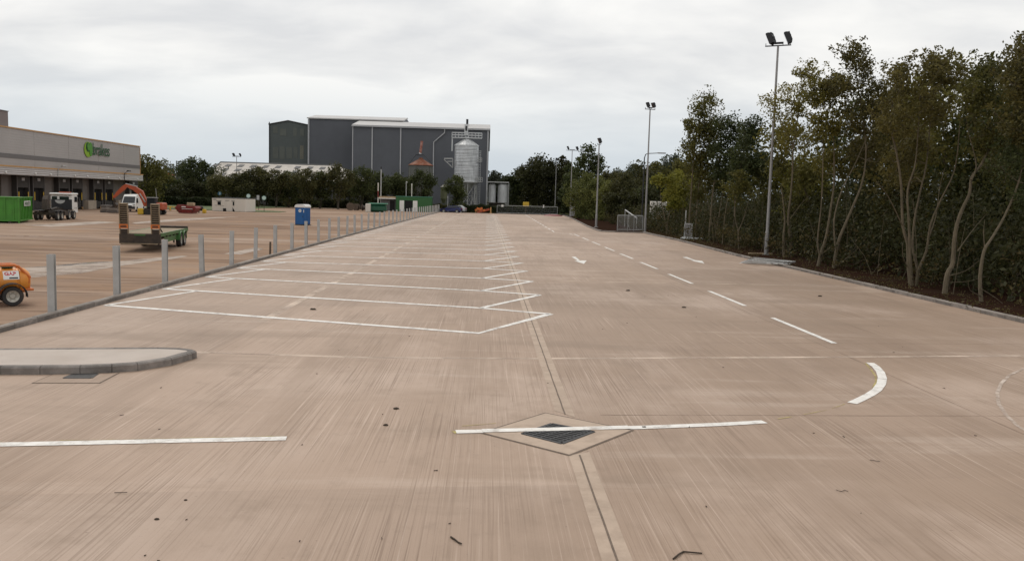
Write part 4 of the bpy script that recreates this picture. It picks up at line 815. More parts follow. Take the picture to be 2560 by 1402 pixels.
# ------------------------------------------------------------------ road vehicles
def vehicle(name, label, cat, L, W, prof, roofw, bodym, wheels, wr, panes, loc, rz, smooth=True):
    """prof: side outline (y forward, z); panes: list of (name, outline on the side)"""
    t = thing(name, label, cat, loc, rz); b = MB(); n = len(prof); zs = [p[1] for p in prof]; zt = max(zs); belt = zt*.58
    def wx(z): return W/2 if z < belt else W/2-(W/2-roofw/2)*(z-belt)/(zt-belt)
    vs = []
    for s in (-1, 1):
        for (y, z) in prof: vs.append((s*wx(z), y, z))
    b.add(vs, [tuple(range(n)), tuple(range(2*n-1, n-1, -1))]+[(i, n+i, n+(i+1) % n, (i+1) % n) for i in range(n)])
    body = b.build('body', bodym, t)
    for (nm, pl) in panes:
        for s in (-1, 1):
            b = MB(); e = .012; b.add([(s*(wx(z)+e), y, z) for y, z in pl]+[(s*(wx(z)-.05), y, z) for y, z in pl], [tuple(range(len(pl)))]+[(i, (i+1) % len(pl), len(pl)+(i+1) % len(pl), len(pl)+i) for i in range(len(pl))]); b.build(nm, M['glass_dark'], t)
    for y in wheels:
        for s in (-1, 1):
            wheel(t, (s*(W/2-.065), y, wr), wr, .2, n=16, hub=M['galv_bright'])
            b = MB(); pts = [(y+(wr+.06)*math.cos(math.pi*k/10), wr+(wr+.06)*math.sin(math.pi*k/10)) for k in range(11)]; b.prism(pts, s*(W/2-.12), s*(W/2+.004), 'YZ'); b.build('wheel_arch', M['blackplastic'], t)
    return t
def screen(t, nm, x0, x1, p0, p1, m_=None):
    b = MB(); d = Vector((0, p1[0]-p0[0], p1[1]-p0[1])).normalized(); nrm = Vector((1, 0, 0)).cross(d)*.015
    if nrm.z < 0 and abs(nrm.z) > abs(nrm.y): nrm = -nrm
    q = [Vector((-x0, *p0)), Vector((x0, *p0)), Vector((x1, *p1)), Vector((-x1, *p1))]; b.add([v+nrm for v in q]+[v-nrm for v in q], [(0, 1, 2, 3), (4, 5, 6, 7), (0, 1, 5, 4), (1, 2, 6, 5), (2, 3, 7, 6), (3, 0, 4, 7)]); return b.build(nm, m_ or M['glass_dark'], t)
carp = [(-2.05, .25), (2.05, .25), (2.1, .55), (1.95, .72), (.95, .88), (.25, 1.36), (-1.1, 1.42), (-1.75, 1.0), (-2.1, .92), (-2.12, .5)]
def car(label, m_, loc, rz):
    t = vehicle('parked_car', label, 'car', 4.2, 1.7, carp, 1.25, m_, (1.3, -1.3), .31, [('side_window', [(.75, .93), (.2, 1.29), (-.3, 1.34), (-.3, .95)]), ('rear_side_window', [(-.36, .95), (-.36, 1.34), (-1.05, 1.33), (-1.6, .99)])], loc, rz)
    screen(t, 'windscreen', .74, .60, (.93, .90), (.28, 1.34)); screen(t, 'rear_window', .7, .6, (-1.72, 1.02), (-1.15, 1.39))
    for s in (-1, 1): MB().rbox((s*.6, 2.03, .64), (.35, .1, .14), .03).build('headlight', M['white'], t); MB().rbox((s*.65, -2.1, .78), (.25, .06, .2), .02).build('tail_light', M['redsign'], t)
    return t
p = G(1129, 531); car('dark blue car parked at the end of the paved lorry bays', M['carblue'], (p.x, 163.5, 0), rad(82))
car('silver car parked just behind the dark blue car', M['carsilver'], (p.x+.75, 167.2, 0), rad(78))
q = at(1603, 537, 112); car('dark red car half hidden behind the lamp column and fence panel', M['carred'], (q.x, 112, .25), rad(85))
vp = [(-2.75, .35), (2.6, .35), (2.75, .55), (2.72, .95), (2.45, 1.22), (1.75, 2.25), (1.4, 2.5), (-2.6, 2.55), (-2.75, 2.4)]
p = G(330, 531); t = vehicle('white_van', 'white high roofed panel van parked facing the camera by the docks', 'van', 5.5, 2.0, vp, 1.7, M['white'], (1.75, -1.6), .36, [('door_window', [(2.25, 1.35), (1.75, 2.02), (1.15, 2.02), (1.15, 1.35)])], (p.x-1.6, 111.5, 0), rad(187)); t.scale = (.88, .88, .88)
screen(t, 'windscreen', .84, .76, (2.42, 1.30), (1.76, 2.22)); MB().box((0, 2.72, .62), (1.9, .12, .35)).build('bumper', M['blackplastic'], t)
for s in (-1, 1): MB().rbox((s*.78, 2.6, 1.02), (.34, .25, .26), .04).build('headlight', M['galv'], t); MB().rbox((s*1.12, 2.0, 1.45), (.14, .14, .32), .03).build('mirror', M['blackplastic'], t)
MB().box((0, 2.74, .85), (1.0, .08, .2)).build('grille', M['blackplastic'], t)
for (y, z, l, h) in ((.1, 1.95, 1.3, .18), (.1, 1.62, 1.0, .16)): MB().box((.985-(z-1.4)*.12, y, z), (.02, l, h)).build('side_print', M['redsign'], t)
MB().box((1.005, -.4, .58), (.03, 3.6, .14)).build('rubbing_strip', M['blackplastic'], t)

# ------------------------------------------------------------------ excavator
EY = 101; e0 = at(384, 537, EY); t = thing('excavator', 'orange red tracked excavator with its boom arched over the white van', 'excavator', (e0.x, EY, 0))
def E_(px, py, dy=0): v = at(px, py, EY); return Vector((v.x-e0.x, dy, v.z))
for y in (-.75, .75): b = MB(); b.prism([(-1.15, .12), (-.95, 0), (.95, 0), (1.15, .12), (1.2, .4), (1.0, .58), (-1.0, .58), (-1.2, .4)], y-.2, y+.2, 'XZ'); b.build('track', M['rubber'], t)
MB().rbox((0, 0, .62), (1.6, 1.5, .3), .05).build('turntable', M['steel_brown'], t)
MB().rbox((.95, 0, 1.0), (.78, 1.7, .85), .12).build('counterweight', M['digger'], t)
MB().rbox((.15, .5, .95), (1.0, .75, .6), .06).build('engine_cover', M['digger'], t)
b = MB(); b.rbox((.05, -.45, 1.35), (1.05, .85, 1.25), .1); cab = b.build('cab', M['blackmetal'], t)
MB().box((.05, -.885, 1.6), (.8, .03, .6)).build('window', M['glass_dark'], cab); MB().box((.05, -.45, 2.0), (1.1, .9, .06)).build('roof', M['galv'], cab)
MB().tube([(.55, -.4, 1.9), (.45, -.4, 3.1)], .025, 5).build('aerial', M['galv'], t)
def beam(nm, pts, wds, yw, m_):
    b = MB(); pts = [Vector(p) for p in pts]; up = []; dn = []
    for i, p in enumerate(pts):
        d = (pts[min(i+1, len(pts)-1)]-pts[max(i-1, 0)]).normalized(); n_ = Vector((-d.z, 0, d.x))*wds[i]/2; up.append(p+n_); dn.append(p-n_)
    n_ = len(pts)
    vs = [v+Vector((0, s*yw/2, 0)) for s in (-1, 1) for v in up+dn]; fs = []
    for i in range(n_-1):
        fs += [(i, i+1, n_+i+1, n_+i), (2*n_+i, 2*n_+i+1, 3*n_+i+1, 3*n_+i), (i, i+1, 2*n_+i+1, 2*n_+i), (n_+i, n_+i+1, 3*n_+i+1, 3*n_+i)]
    fs += [(0, n_, 3*n_, 2*n_), (n_-1, 2*n_-1, 4*n_-1, 3*n_-1)]
    b.add(vs, fs); return b.build(nm, m_, t)
beam('boom', [E_(366, 515), E_(360, 499), E_(352, 482), E_(336, 471), E_(316, 463.5)], [.5, .55, .65, .5, .32], .34, M['digger'])
beam('dipper_arm', [E_(318, 462), E_(309, 470), E_(296, 482), E_(284, 494)], [.3, .5, .38, .24], .26, M['digger'])
b = MB(); b.tube([E_(344, 474, -.02)+Vector((0, 0, .35)), E_(314, 462)+Vector((0, 0, .12))], .06, 8); b.tube([E_(366, 506, -.3), E_(352, 484, -.3)], .07, 8); b.build('hydraulic_ram', M['galv'], t)
b = MB(); b.tube([E_(284, 494), E_(286, 506)], .1, 8); b.rbox(E_(287, 504), (.22, .3, .55), .05); b.prism([(E_(281, 518).x, E_(281, 518).z), (E_(290, 507).x, E_(290, 507).z), (E_(294, 512).x, E_(294, 512).z), (E_(289, 520).x, E_(289, 520).z)], -.35, .35, 'XZ'); b.build('bucket', M['steel_brown'], t)
# ------------------------------------------------------------------ blocks, barriers, skip
def blocks(lab, pxs, Y, n, seed):
    r = random.Random(seed); c = at(pxs[0], 533, Y); d = at(pxs[1], 533, Y); t = thing('kerb_pallet', lab, 'pallet', ((c.x+d.x)/2, Y, 0), group='packs of grey kerb stones by the docks'); W_ = d.x-c.x
    for k in range(n): b = MB(); b.rbox((r.uniform(-.05, .05), 0, .17+k*.3), (W_*r.uniform(.85, 1), 1.0, .27), .03); b.build('stone_layer', M['kerbtop'] if k % 2 else M['dock_panel'], t)
    b = MB()
    for x in (-.4, 0, .4): b.box((x*W_, 0, .02), (.1, 1, .04))
    b.build('bearer', M['ply'], t)
blocks('grey pack of kerb stones farther from the white van', (255, 271), 104, 3, 1); blocks('grey pack of kerb stones right next to the white van', (272, 297), 103, 3, 2)
b = MB()
def barrier(lab, p0, p1, Y0, h, m_):
    a, c = at(p0, 524, Y0), at(p1, 528, Y0-3); t = thing('wheel_guide', lab, 'guide rail', (a.x, Y0, 0), group='low coloured rails on the yard'); v = c-a; v.z = 0
    b = MB(); b.tube([(0, 0, 0), (0, 0, h), Vector((v.x, -3, h)), Vector((v.x, -3, 0))], .07, 8); b.build('rail', m_, t)
    MB().box((0, 0, .015), (.25, .25, .03)).build('foot', M['steel_brown'], t); MB().box((v.x, -3, .015), (.25, .25, .03)).build('foot', M['steel_brown'], t)
for (p0, p1, Y0, lab) in ((196, 207, 118, 'orange low rail nearest the lorry cab'), (215, 232, 121, 'orange low rail between lorry and kerb stone packs'), (236, 252, 124, 'orange low rail beside the kerb stone packs')): barrier(lab, p0, p1, Y0, .25, M['ochre'])
for (p0, p1, Y0, lab) in ((408, 426, 124, 'yellow low rail nearer the excavator'), (425, 443, 122, 'yellow low rail nearer the red skip')): barrier(lab, p0, p1, Y0, .55, M['yellow'])
a, c = at(443, 534, 109), at(497, 534, 109); t = thing('red_skip', 'red sloping sided waste skip with white lettering marks', 'skip', ((a.x+c.x)/2, 109, 0), rad(-3)); hw = (c.x-a.x)/2
b = MB(); zt_ = 1.12
o1 = [(-hw*.62, -.75, .05), (hw*.62, -.75, .05), (hw*.62, .75, .05), (-hw*.62, .75, .05)]; o2 = [(-hw, -.85, .72), (hw, -.85, .72), (hw, .85, .72), (-hw, .85, .72)]; o3 = [(-hw*.72, -.85, zt_), (hw*.86, -.85, zt_*.86), (hw*.86, .85, zt_*.86), (-hw*.72, .85, zt_)]; o4 = [(x*.94, y*.94, z) for x, y, z in o3]; o5 = [(x*.9, y*.9, .5) for x, y, z in o3]
vs = o1+o2+o3+o4+o5; b.add(vs, [(0, 1, 2, 3)]+[(4*r+i, 4*r+(i+1) % 4, 4*r+4+(i+1) % 4, 4*r+4+i) for r in range(4) for i in range(4)]+[(16, 17, 18, 19)]); b.build('body', M['red'], t)
b = MB(); b.box((0, -.86, .73), (2*hw, .05, .07)); 
for x in (-.45, 0, .45): b.box((x*hw*2*.55, -.83, .4), (.07, .06, .6))
b.build('rib', M['red'], t)
b = MB(); b.box((-.2, -.885, .86), (.55, .02, .12)); b.box((.25, -.885, .6), (1.4, .02, .06)); b.build('lettering_marks', M['white'], t)
for s in (-1, 1): MB().tube([(s*hw*.7, -.95, .35), (s*hw*.7, -.8, .35)], .07, 8).build('lifting_lug', M['steel_brown'], t)
c = at(476, 511, 109); t2 = tag(MB().rbox((0, 0, 0), (.85, .7, .42), .03).box((0, -.36, .1), (.8, .02, .04)).box((0, -.36, -.08), (.8, .02, .04)).build('wooden_crate', M['palewood']), 'pale wooden crate sitting in the red skip', 'crate'); t2.location = (c.x, 109.2, c.z)
for (px, py, Y, s, m_, nm, lab, cat) in ((352, 531, 100, .5, M['yellow'], 'yellow_bin', 'yellow plastic bin between the white van and excavator', 'bin'), (511, 529, 112, .38, M['yellow'], 'fuel_can', 'small yellow fuel container between the skip and the cabin', 'can')):
    c = at(px, py, Y); o = MB().rbox((0, 0, s*.7), (s*1.2, s, s*1.4), .05).box((0, 0, s*1.43), (s*.5, s*.2, s*.12)).build(nm, m_); tag(o, lab, cat); o.location = (c.x, Y, 0)
c = at(503, 529, 113); t = thing('small_mixer', 'small dark wheeled machine beside the red skip', 'machine', (c.x, 113, 0)); MB().lathe([(.1, -.35), (.3, -.2), (.3, .15), (.18, .35)], (0, 0, .6), 14, R=Matrix.Rotation(.7, 3, 'X')).build('drum', M['steel_brown'], t); MB().tube([(-.3, 0, .3), (0, 0, .55), (.3, 0, .3)], .04, 6).build('frame', M['steel_brown'], t)
for s in (-1, 1): wheel(t, (s*.3, 0, .2), .2, .08, n=12)
# ------------------------------------------------------------------ portable toilet
c = G(745, 563.5); a, d = at(738, 563, 80.3), at(763, 563, 80.3); W_ = 1.08; t = thing('portable_toilet', 'blue portable toilet cabin with rounded white roof on the yard', 'toilet', ((a.x+d.x)/2, 80.3, 0), rad(-16)); H_ = 1.62
MB().rbox((0, .5, H_/2+.06), (W_, 1.05, H_), .05).build('body', M['blue'], t)
b = MB()
for x in (-.48, .48): b.box((x, -.03, H_/2+.06), (.05, .04, H_))
for y in (.2, .5, .8): b.box((W_/2+.01, y, H_/2+.06), (.04, .05, H_-.1))
b.build('corner_rib', M['blue'], t)
b = MB(); b.prism([(-.56, H_+.05), (.56, H_+.05), (.56, H_+.17), (.47, H_+.3), (.3, H_+.35), (-.3, H_+.35), (-.47, H_+.3), (-.56, H_+.17)], -.07, 1.08, 'XZ'); b.build('roof', M['white'], t)
MB().box((0, -.035, H_/2+.02), (.74, .03, H_-.12)).build('door', M['blue'], t); MB().lathe([(.15, 0), (.15, .02), (0, .02)], (.0, -.05, H_*.84), 20, R=Matrix.Rotation(math.pi/2, 3, 'X')).build('round_sticker', M['white'], t); MB().box((.0, -.075, H_*.84), (.2, .005, .035)).build('sticker_print', M['signblue'], t)
MB().box((.40, -.06, H_*.82), (.06, .03, .26)).build('notice', M['white'], t); MB().box((.30, -.06, H_*.5), (.05, .04, .14)).build('handle', M['blackplastic'], t); MB().box((0, .5, .03), (1.14, 1.12, .06)).build('skid_base', M['blackplastic'], t)
# ------------------------------------------------------------------ cable drums
for (px, py, rr, Y, rz, lab) in ((876, 519, .72, 158, .35, 'largest brown cable drum lying on edge, left of its group'), (891, 519.5, .62, 160, -.5, 'middle brown cable drum turned partly away'), (911, 521, .58, 157, 1.3, 'cable drum seen edge on next to the white cabinet')):
    c = at(px, py, Y); t = thing('cable_drum', lab, 'cable drum', (c.x, Y, 0), rz, group='cable drums on the yard')
    for s in (-1, 1): MB().lathe([(rr, -.04), (rr, .04), (.08, .04)], (0, s*.35, rr), 24, axis='Y').build('flange', M['ply'], t)
    MB().lathe([(rr*.6, -.33), (rr*.6, .33)], (0, 0, rr), 20, axis='Y').build('core', M['steel_brown'], t)
# ------------------------------------------------------------------ lamp columns
def flood(name, label, base, H, rz, tw=1, arm=.62, tilt=24, group='flood light columns', m_=None, hs=1.0):
    t = thing(name, label, 'flood light', base, rz, group); m_ = m_ or M['pole']
    b = MB(); b.tube([(0, 0, 0), (0, 0, 1.35)], .125, 12); b.tube([(0, 0, 1.35), (0, 0, 1.5), (0, 0, H*.5), (0, 0, H)], [.125, .095, .08, .062], 12); b.build('column', m_, t, True)
    MB().box((0, -.1, .75), (.12, .06, .5)).build('access_door', m_, t); MB().box((0, 0, .02), (.4, .4, .04)).build('base_plate', M['galv'], t)
    b = MB()
    if tw == 2: b.box((0, 0, H+.04), (arm*2+.5, .07, .06)); b.box((0, 0, H+.19), (arm*1.2, .12, .11))
    else: b.box((0, 0, H+.05), (.35, .1, .08))
    for s in ((-1, 1) if tw == 2 else (0,)): b.box((s*arm-.22, 0, H+.12), (.03, .05, .16)); b.box((s*arm+.22, 0, H+.12), (.03, .05, .16))
    b.build('head_frame', M['blackmetal'], t)
    for s in ((-1, 1) if tw == 2 else (0,)):
        hd = bpy.data.objects.new('flood_lamp', None); col.objects.link(hd); hd.parent = t; hd.location = (s*arm, 0, H+.46); hd.rotation_euler = (rad(-tilt), 0, rad(90+s*8)); hd.scale = (hs, hs, hs)
        b = MB(); b.prism([(-.08, -.34), (.06, -.36), (.06, .36), (-.08, .34), (-.22, .26), (-.26, .05), (-.2, -.1), (-.24, -.22), (-.16, -.33)], -.27, .27, 'YZ')
        for k in range(5): b.box((-.2+.1*k, -.17, .05), (.02, .16, .5))
        b.build('housing', M['blackmetal'], hd); MB().box((0, .075, 0), (.48, .03, .64)).build('lens', M['glass_dark'], hd)
    return t
def fl(px, py, Y, *a, **k):
    v = at(px, py, Y); return flood(a[0], a[1], (v.x, Y, .08), *a[2:], **k)
fl(1915, 640, 50.84, 'flood_light_column', 'tallest nearest flood light column with twin black lamps on the right', 12.55, rad(-28), 2, arm=.50, hs=1.0)
fl(1612, 582, 84.2, 'flood_light_column', 'flood light column with tilted lamps by the wire fence panel', 12.2, rad(14), 2, arm=.3, hs=.75)
fl(1490, 570, 95.0, 'flood_light_column', 'shorter flood light column standing in the brown planting bed', 9.3, rad(8), 1, hs=.9)
fl(1425, 541, 156, 'flood_light_column', 'twin lamp flood light column near the far corner of the paving', 12.1, rad(0), 2, arm=.85)
fl(1387, 531, 190, 'flood_light_column', 'farthest thin flood light column before the dark far trees', 11.6, rad(5), 1)
fl(592, 500, 185, 'flood_light_column', 'twin lamp flood light column rising behind the white cabin', 10.3, rad(0), 2, arm=.7)
def street(label, base, H, arm, sgn=1, m_=None, bare=False):
    t = thing('street_lamp', label, 'street lamp', base, 0, 'street lamps beyond the trees')
    b = MB(); b.tube([(0, 0, 0), (0, 0, 1.4), (0, 0, H-.5), (sgn*.12, 0, H-.1), (sgn*.4, 0, H), (sgn*arm, 0, H+.08)], [.09, .08, .06, .05, .045, .04], 8); b.build('column', m_ or M['blackmetal'], t, True)
    MB().rbox((sgn*(arm+.4), 0, H+.09), (.95, .22, .13), .04).build('lantern', M['pole'] if m_ is None else m_, t)
a = at(1604, 560, 93); street('street lamp with long arm just beside the wire fence panel', (a.x, 93, 0), at(1617, 384, 93).z, 1.5)
a = at(1489, 560, 150); street('street lamp arm reaching out behind the shorter flood light column', (a.x, 150, 0), at(1500, 417, 150).z, 1.4)
a = at(1690, 560, 120); street('pale street lamp head peeping above the yellow green bush', (a.x+.6, 120, 0), at(1696, 409, 120).z, .5, m_=M['galv'])
a = at(1512, 560, 190); street('tiny pale street lamp head far off in the brown trees', (a.x, 190, 0), at(1520, 444, 190).z, .4, m_=M['galv'])
# plain poles near kiosks
for (px, pt, pb, Y, r, m_, top, nm, lab) in ((952, 417, 500, 164, .11, M['galv'], M['blackmetal'], 'mast', 'tall grey mast with black tip rising behind the kiosks'), (945, 457, 505, 152, .09, M['cream'], M['cream'], 'marker_pole', 'red and white marker pole by the green fuel tank'), (1015, 456, 500, 168, .08, M['galv'], M['galv'], 'vent_pole', 'thin grey pole with knob behind the green kiosk'), (1029, 459, 500, 167, .10, M['cream'], M['cream'], 'white_pole', 'pale thicker pole behind the green kiosk'), (1119, 490, 520, 170, .06, M['galv'], M['galv'], 'gate_pole', 'short grey pole in the hedge left of the blue car')):
    z = at(px, pt, Y).z; t = thing(nm, lab, 'pole', (at(px, pb, Y).x, Y, 0)); MB().tube([(0, 0, 0), (0, 0, z-.5)], r, 8).build('shaft', m_, t); MB().tube([(0, 0, z-.5), (0, 0, z)], r*1.12, 8).build('tip', top, t)
    if nm == 'marker_pole': MB().tube([(0, 0, z*.5), (0, 0, z*.72)], r*1.1, 8).build('red_band', M['red'], t)
    if nm == 'vent_pole': MB().lathe([(0, -.2), (.2, 0), (0, .2)], (.1, 0, z), 10).build('knob', M['galv'], t)
# ------------------------------------------------------------------ signs
def rsign(lab, px, py, Y, r, face, rim, pb=525):
    v = at(px, py, Y); t = thing('round_sign', lab, 'sign', (v.x, Y, 0), 0, 'round signs by the cabin')
    MB().tube([(0, .06, 0), (0, .06, v.z)], .04, 6).build('post', M['steel_brown'], t)
    R_ = Matrix.Rotation(math.pi/2, 3, 'X'); MB().lathe([(r*1.28, -.02), (r*1.28, .02), (0, .02)], (0, .02, v.z), 20, R=R_).build('backing', rim, t); MB().lathe([(r, 0), (r, .03), (0, .03)], (0, 0, v.z), 20, R=R_).build('face', face, t)
    return t, v
rsign('pale round sign just right of the white cabin', 621, 490, 126, .28, M['teal'], M['signgreen']); rsign('pale round sign on its own post at the verge tip', 660, 495, 130, .30, M['teal'], M['signgreen'])
t, v = rsign('dark blue round sign above the white cabin roof', 549, 484, 131, .26, M['signblue'], M['signgreen']); MB().box((.05, -.03, v.z), (.09, .02, .36)).build('arrow', M['teal'], t)
v = at(645, 494, 140); t = thing('notice_board', 'small rectangular pale notice between the two round signs', 'sign', (v.x, 140, 0)); MB().box((0, 0, v.z), (.42, .04, .75)).build('face', M['trim_pale'], t); MB().tube([(.1, .05, 0), (.1, .05, v.z)], .04, 6).build('post', M['steel_brown'], t)
# ------------------------------------------------------------------ fences and barriers at the far end
def mesh_panel(t, w_, h, step, m_, x0=0, z0=.05, fr=.035):
    b = MB()
    for x in (x0, x0+w_): b.tube([(x, 0, 0), (x, 0, h)], fr, 6)
    b.tube([(x0, 0, h), (x0+w_, 0, h)], fr, 6); b.tube([(x0, 0, z0+.1), (x0+w_, 0, z0+.1)], fr, 6); b.build('frame', m_, t)
    b = MB(); x = x0+step
    while x < x0+w_-.02: b.box((x, 0, h/2+z0), (.010, .010, h-z0)); x += step
    z = z0+.2
    while z < h: b.box((x0+w_/2, 0, z), (w_, .010, .010)); z += step*2
    b.build('mesh', m_, t)
v0, v1 = G(1545, 580), G(1609, 581); L_ = (v1-v0).length; t = thing('wire_fence', 'rounded top wire mesh fence panel beside the lamp column base', 'fence', (v0.x+.1, v0.y+1.2, .05), math.atan2(v1.y-v0.y, v1.x-v0.x)); mesh_panel(t, L_, 1.62, .07, M['galv'], 0, .05, .04); b = MB(); b.tube([(L_*.55, .2, .1), (L_*.4, -.3, .6)], .03, 6); b.tube([(L_*.65, 0, 0), (L_*.65, 0, 1.6)], .03, 6); b.tube([(L_*.4, 0, 0), (L_*.4, 0, 1.6)], .03, 6); b.build('brace', M['galv'], t)
a, c = at(1563, 525, 100), at(1592, 545, 94); t = thing('sloping_handrail', 'sloping pale steel handrail above the wire fence panel', 'handrail', (a.x, 100, 0)); b = MB(); v = c-a; b.tube([(0, 0, a.z), (v.x, -6, c.z)], .07, 8); b.build('rail', M['galv'], t)
for f in (0, .35, 1): MB().tube([(v.x*f, -6*f, 0), (v.x*f, -6*f, a.z+(c.z-a.z)*f)], .045, 6).build('post', M['galv'], t)
posts = [1243, 1281, 1319, 1356, 1394]
for i in range(4):
    a, c = at(posts[i], 515, 168), at(posts[i+1], 515, 168); lab = ['leftmost', 'second from left', 'second from right', 'rightmost'][i]
    t = thing('wire_fence', 'tall see-through wire fence panel at the paving end, %s of four' % lab, 'fence', (a.x, 168, 0), 0, 'wire fence panels at the end of the paving'); mesh_panel(t, c.x-a.x, at(1300, 515, 168).z, .18, M['galv'], 0, .05, .04); MB().box((0, -.05, .07), (.6, .25, .14)).build('foot', M['rubber'], t)
for (px, py, lab) in ((1256, 514.5, 'square white notice on the left wire fence panel'), (1359, 516, 'tall white notice on the rightmost wire fence panel')):
    v = at(px, py, 167.9); o = MB().box((0, 0, 0), (.42 if px < 1300 else .24, .02, .46 if px < 1300 else .6)).build('fence_notice', M['white']); tag(o, lab, 'sign'); o.location = v
v = at(1315, 511, 172); t = thing('yellow_box_sign', 'mustard yellow box raised on a post behind the wire fence', 'box', (v.x, 172, 0)); MB().rbox((0, 0, v.z), (1.25, .5, .95), .06).build('box', M['yellow'], t); MB().tube([(0, 0, 0), (0, 0, v.z-.4)], .1, 6).build('post', M['ply'], t)
v = at(1227, 520, 166); t = tag(MB().rbox((0, 0, .6), (.26, .26, 1.2), .05).box((0, 0, .06), (.4, .4, .12)).build('orange_bollard', M['ochre']), 'single orange bollard left of the wire fence', 'bollard'); t.location = (v.x, 166.5, 0)
r = random.Random(4); v = at(1205, 528, 167); t = thing('barrier_heap', 'jumbled heap of orange barriers between blue car and fence', 'barrier', (v.x, 167.3, 0))
for k in range(6): MB().box((r.uniform(-.8, .8), r.uniform(-.3, .3), .25+.1*k), (r.uniform(1, 1.9), .06, .4), R=Matrix.Rotation(r.uniform(-.4, .4), 3, 'Z') @ Matrix.Rotation(r.uniform(-.5, .5), 3, 'Y')).build('barrier_board', M['orange_steel'] if k % 3 else M['digger'], t)
v = at(1182, 523, 167); MB().tube([(-1.3, 0, 0), (-.9, 0, 1.1)], .06, 6).build('leaning_pole', M['ochre'], t)
v = G(1372, 537); t = thing('red_sheet_pile', 'low pile of red sheeting and hoses on the paving corner', 'pile', (v.x, 158, 0)); b = MB(); b.lathe([(1.9, 0), (1.6, .16), (.8, .3), (0, .32)], n=14); b.build('sheeting', M['red'], t); b = MB(); b.tube([(1.2, 0, .1), (2.0, -.5, .35), (2.8, .2, .15), (3.6, -.3, .08)], .12, 8); b.tube([(-.5, 0, .3), (-.4, 0, 1.1)], .05, 6); b.build('hose', M['rubber'], t)
def cabinet(lab, base, w_, h, rz, slab):
    t = thing('mesh_cabinet', lab, 'cabinet', base, rz, 'grey mesh cabinets by the planting bed'); MB().rbox((0, 0, h/2+.1), (w_, .5, h), .02).build('body', M['pole'], t)
    b = MB(); 
    for s in (-1, 1): b.box((s*w_/2, -.26, h/2+.1), (.06, .05, h))
    b.box((0, -.26, h+.08), (w_, .05, .06)); b.build('frame', M['galv_bright'], t)
    b = MB()
    for k in range(5): b.box((-w_/2+w_*(k+.5)/5, -.256, h/2+.1), (.02, .02, h-.1))
    b.build('mesh_front', M['galv'], t)
    MB().box((-w_/2+.06, .1, h/2+.65), (.1, .1, h+1.1)).build('pole', M['galv'], t)
    if slab: b = MB(); b.tube([(-.5, -.35, .1), (1.5, -.75, .1)], .09, 8); b.box((.2, -.2, .06), (1.6, .9, .1)); b.build('base_rail', M['galv_bright'], t)
p = G(1719, 601); cabinet('nearer grey mesh cabinet with a pole standing on the right kerb', (p.x+.15, p.y+.6, .08), .62, 1.22, rad(-12), True)
p = G(1405, 539); cabinet('far grey mesh cabinet near the far corner lamp columns', (p.x+.9, 153, .08), .75, 1.7, 0, False)
# white box body behind bush
a, c = at(1620, 503, 98), at(1690, 530, 98); t = thing('box_trailer', 'white box trailer body half hidden behind the yellow green bush', 'trailer', ((a.x+c.x)/2+.4, 98, 0), rad(-8)); W_ = c.x-a.x; MB().rbox((0, 1.2, (a.z+.9)/2), (W_, 2.4, a.z-.9), .06).build('box', M['cream'], t)
for s in (-1, 1): wheel(t, (s*W_*.3, .3, .45), .45, .25, n=14, axis='Y')
for x in (-.5, .5): MB().box((x*W_*.4, -.02, (a.z+.9)/2), (.05, .04, a.z-1)).build('door_bar', M['galv'], t)
MB().box((0, 1.2, .75), (W_, .9, .25)).build('chassis', M['steel_brown'], t)
# stacked steel barrier panels on the kerb
p = G(1912, 662); t0 = None; r = random.Random(9)
for k in range(4):
    lab = ['steel barrier panel lying lowest in the pile on the kerb', 'steel barrier panel second up in the pile on the kerb', 'steel barrier panel third up in the pile on the kerb', 'steel barrier panel topmost in the pile on the kerb'][k]
    t = thing('steel_barrier', lab, 'barrier', (p.x-.1+.12*k, p.y+.3-.18*k, .10+.045*k), rad(-62+9*k), 'steel barriers piled on the kerb'); t.rotation_euler = (rad(5), rad(-4+2*k), rad(-60+8*k))
    b = MB(); b.tube([(-1.1, -.5, 0), (1.1, -.5, 0), (1.1, .5, 0), (-1.1, .5, 0), (-1.1, -.5, 0)], .022, 6); b.build('frame', M['galv'], t); b = MB()
    for q in range(13): b.tube([(-1.0+q*2/12, -.5, 0), (-1.0+q*2/12, .5, 0)], .009, 5)
    b.build('bar', M['galv'], t)
a = G(1905, 640); o = MB().rbox((0, 0, .04), (1.6, .14, .06), .02).build('timber_board', M['palewood']); tag(o, 'pale timber board lying beside the lamp column base', 'board'); o.location = (a.x+.0, a.y+.3, .09); o.rotation_euler = (0, 0, rad(8))
# ------------------------------------------------------------------ clods and twigs on the concrete
CL = [(990, 1022, .055, 'larger dark mud clod left of the diamond drain'), (965, 1063, .05, 'flat dark mud clod just below the larger clod'), (783, 774, .10, 'dark smear of mud inside the first bay'), (1570, 727, .10, 'dark clod in the lane beyond the bays'), (1710, 769, .09, 'dark clod beside the dashed lane line'), (464, 1250, .022, 'small dark speck of mud at lower left'), (392, 1298, .03, 'small dark clod near the lower left corner'), (2050, 741, .10, 'mud clod on the right hand lane near the kerb'), (1610, 1068, .04, 'muddy leaf stuck on the white line right of the drain')]
for i, (px, py, s, lab) in enumerate(CL):
    v = G(px, py); s *= .8; b = MB(); r = random.Random(i); n_ = 9
    b.lathe([(s*.7, 0), (s*.6, s*.3), (s*.3, s*.45), (0, s*.4)], n=n_); b.v = [(x*r.uniform(.75, 1.25)*1.4, y*r.uniform(.75, 1.25), z*r.uniform(.7, 1.2)) for x, y, z in b.v]
    o = b.build('mud_clod', M['clod']); tag(o, lab, 'mud clod', 'mud clods on the concrete'); o.location = (v.x, v.y, .004)
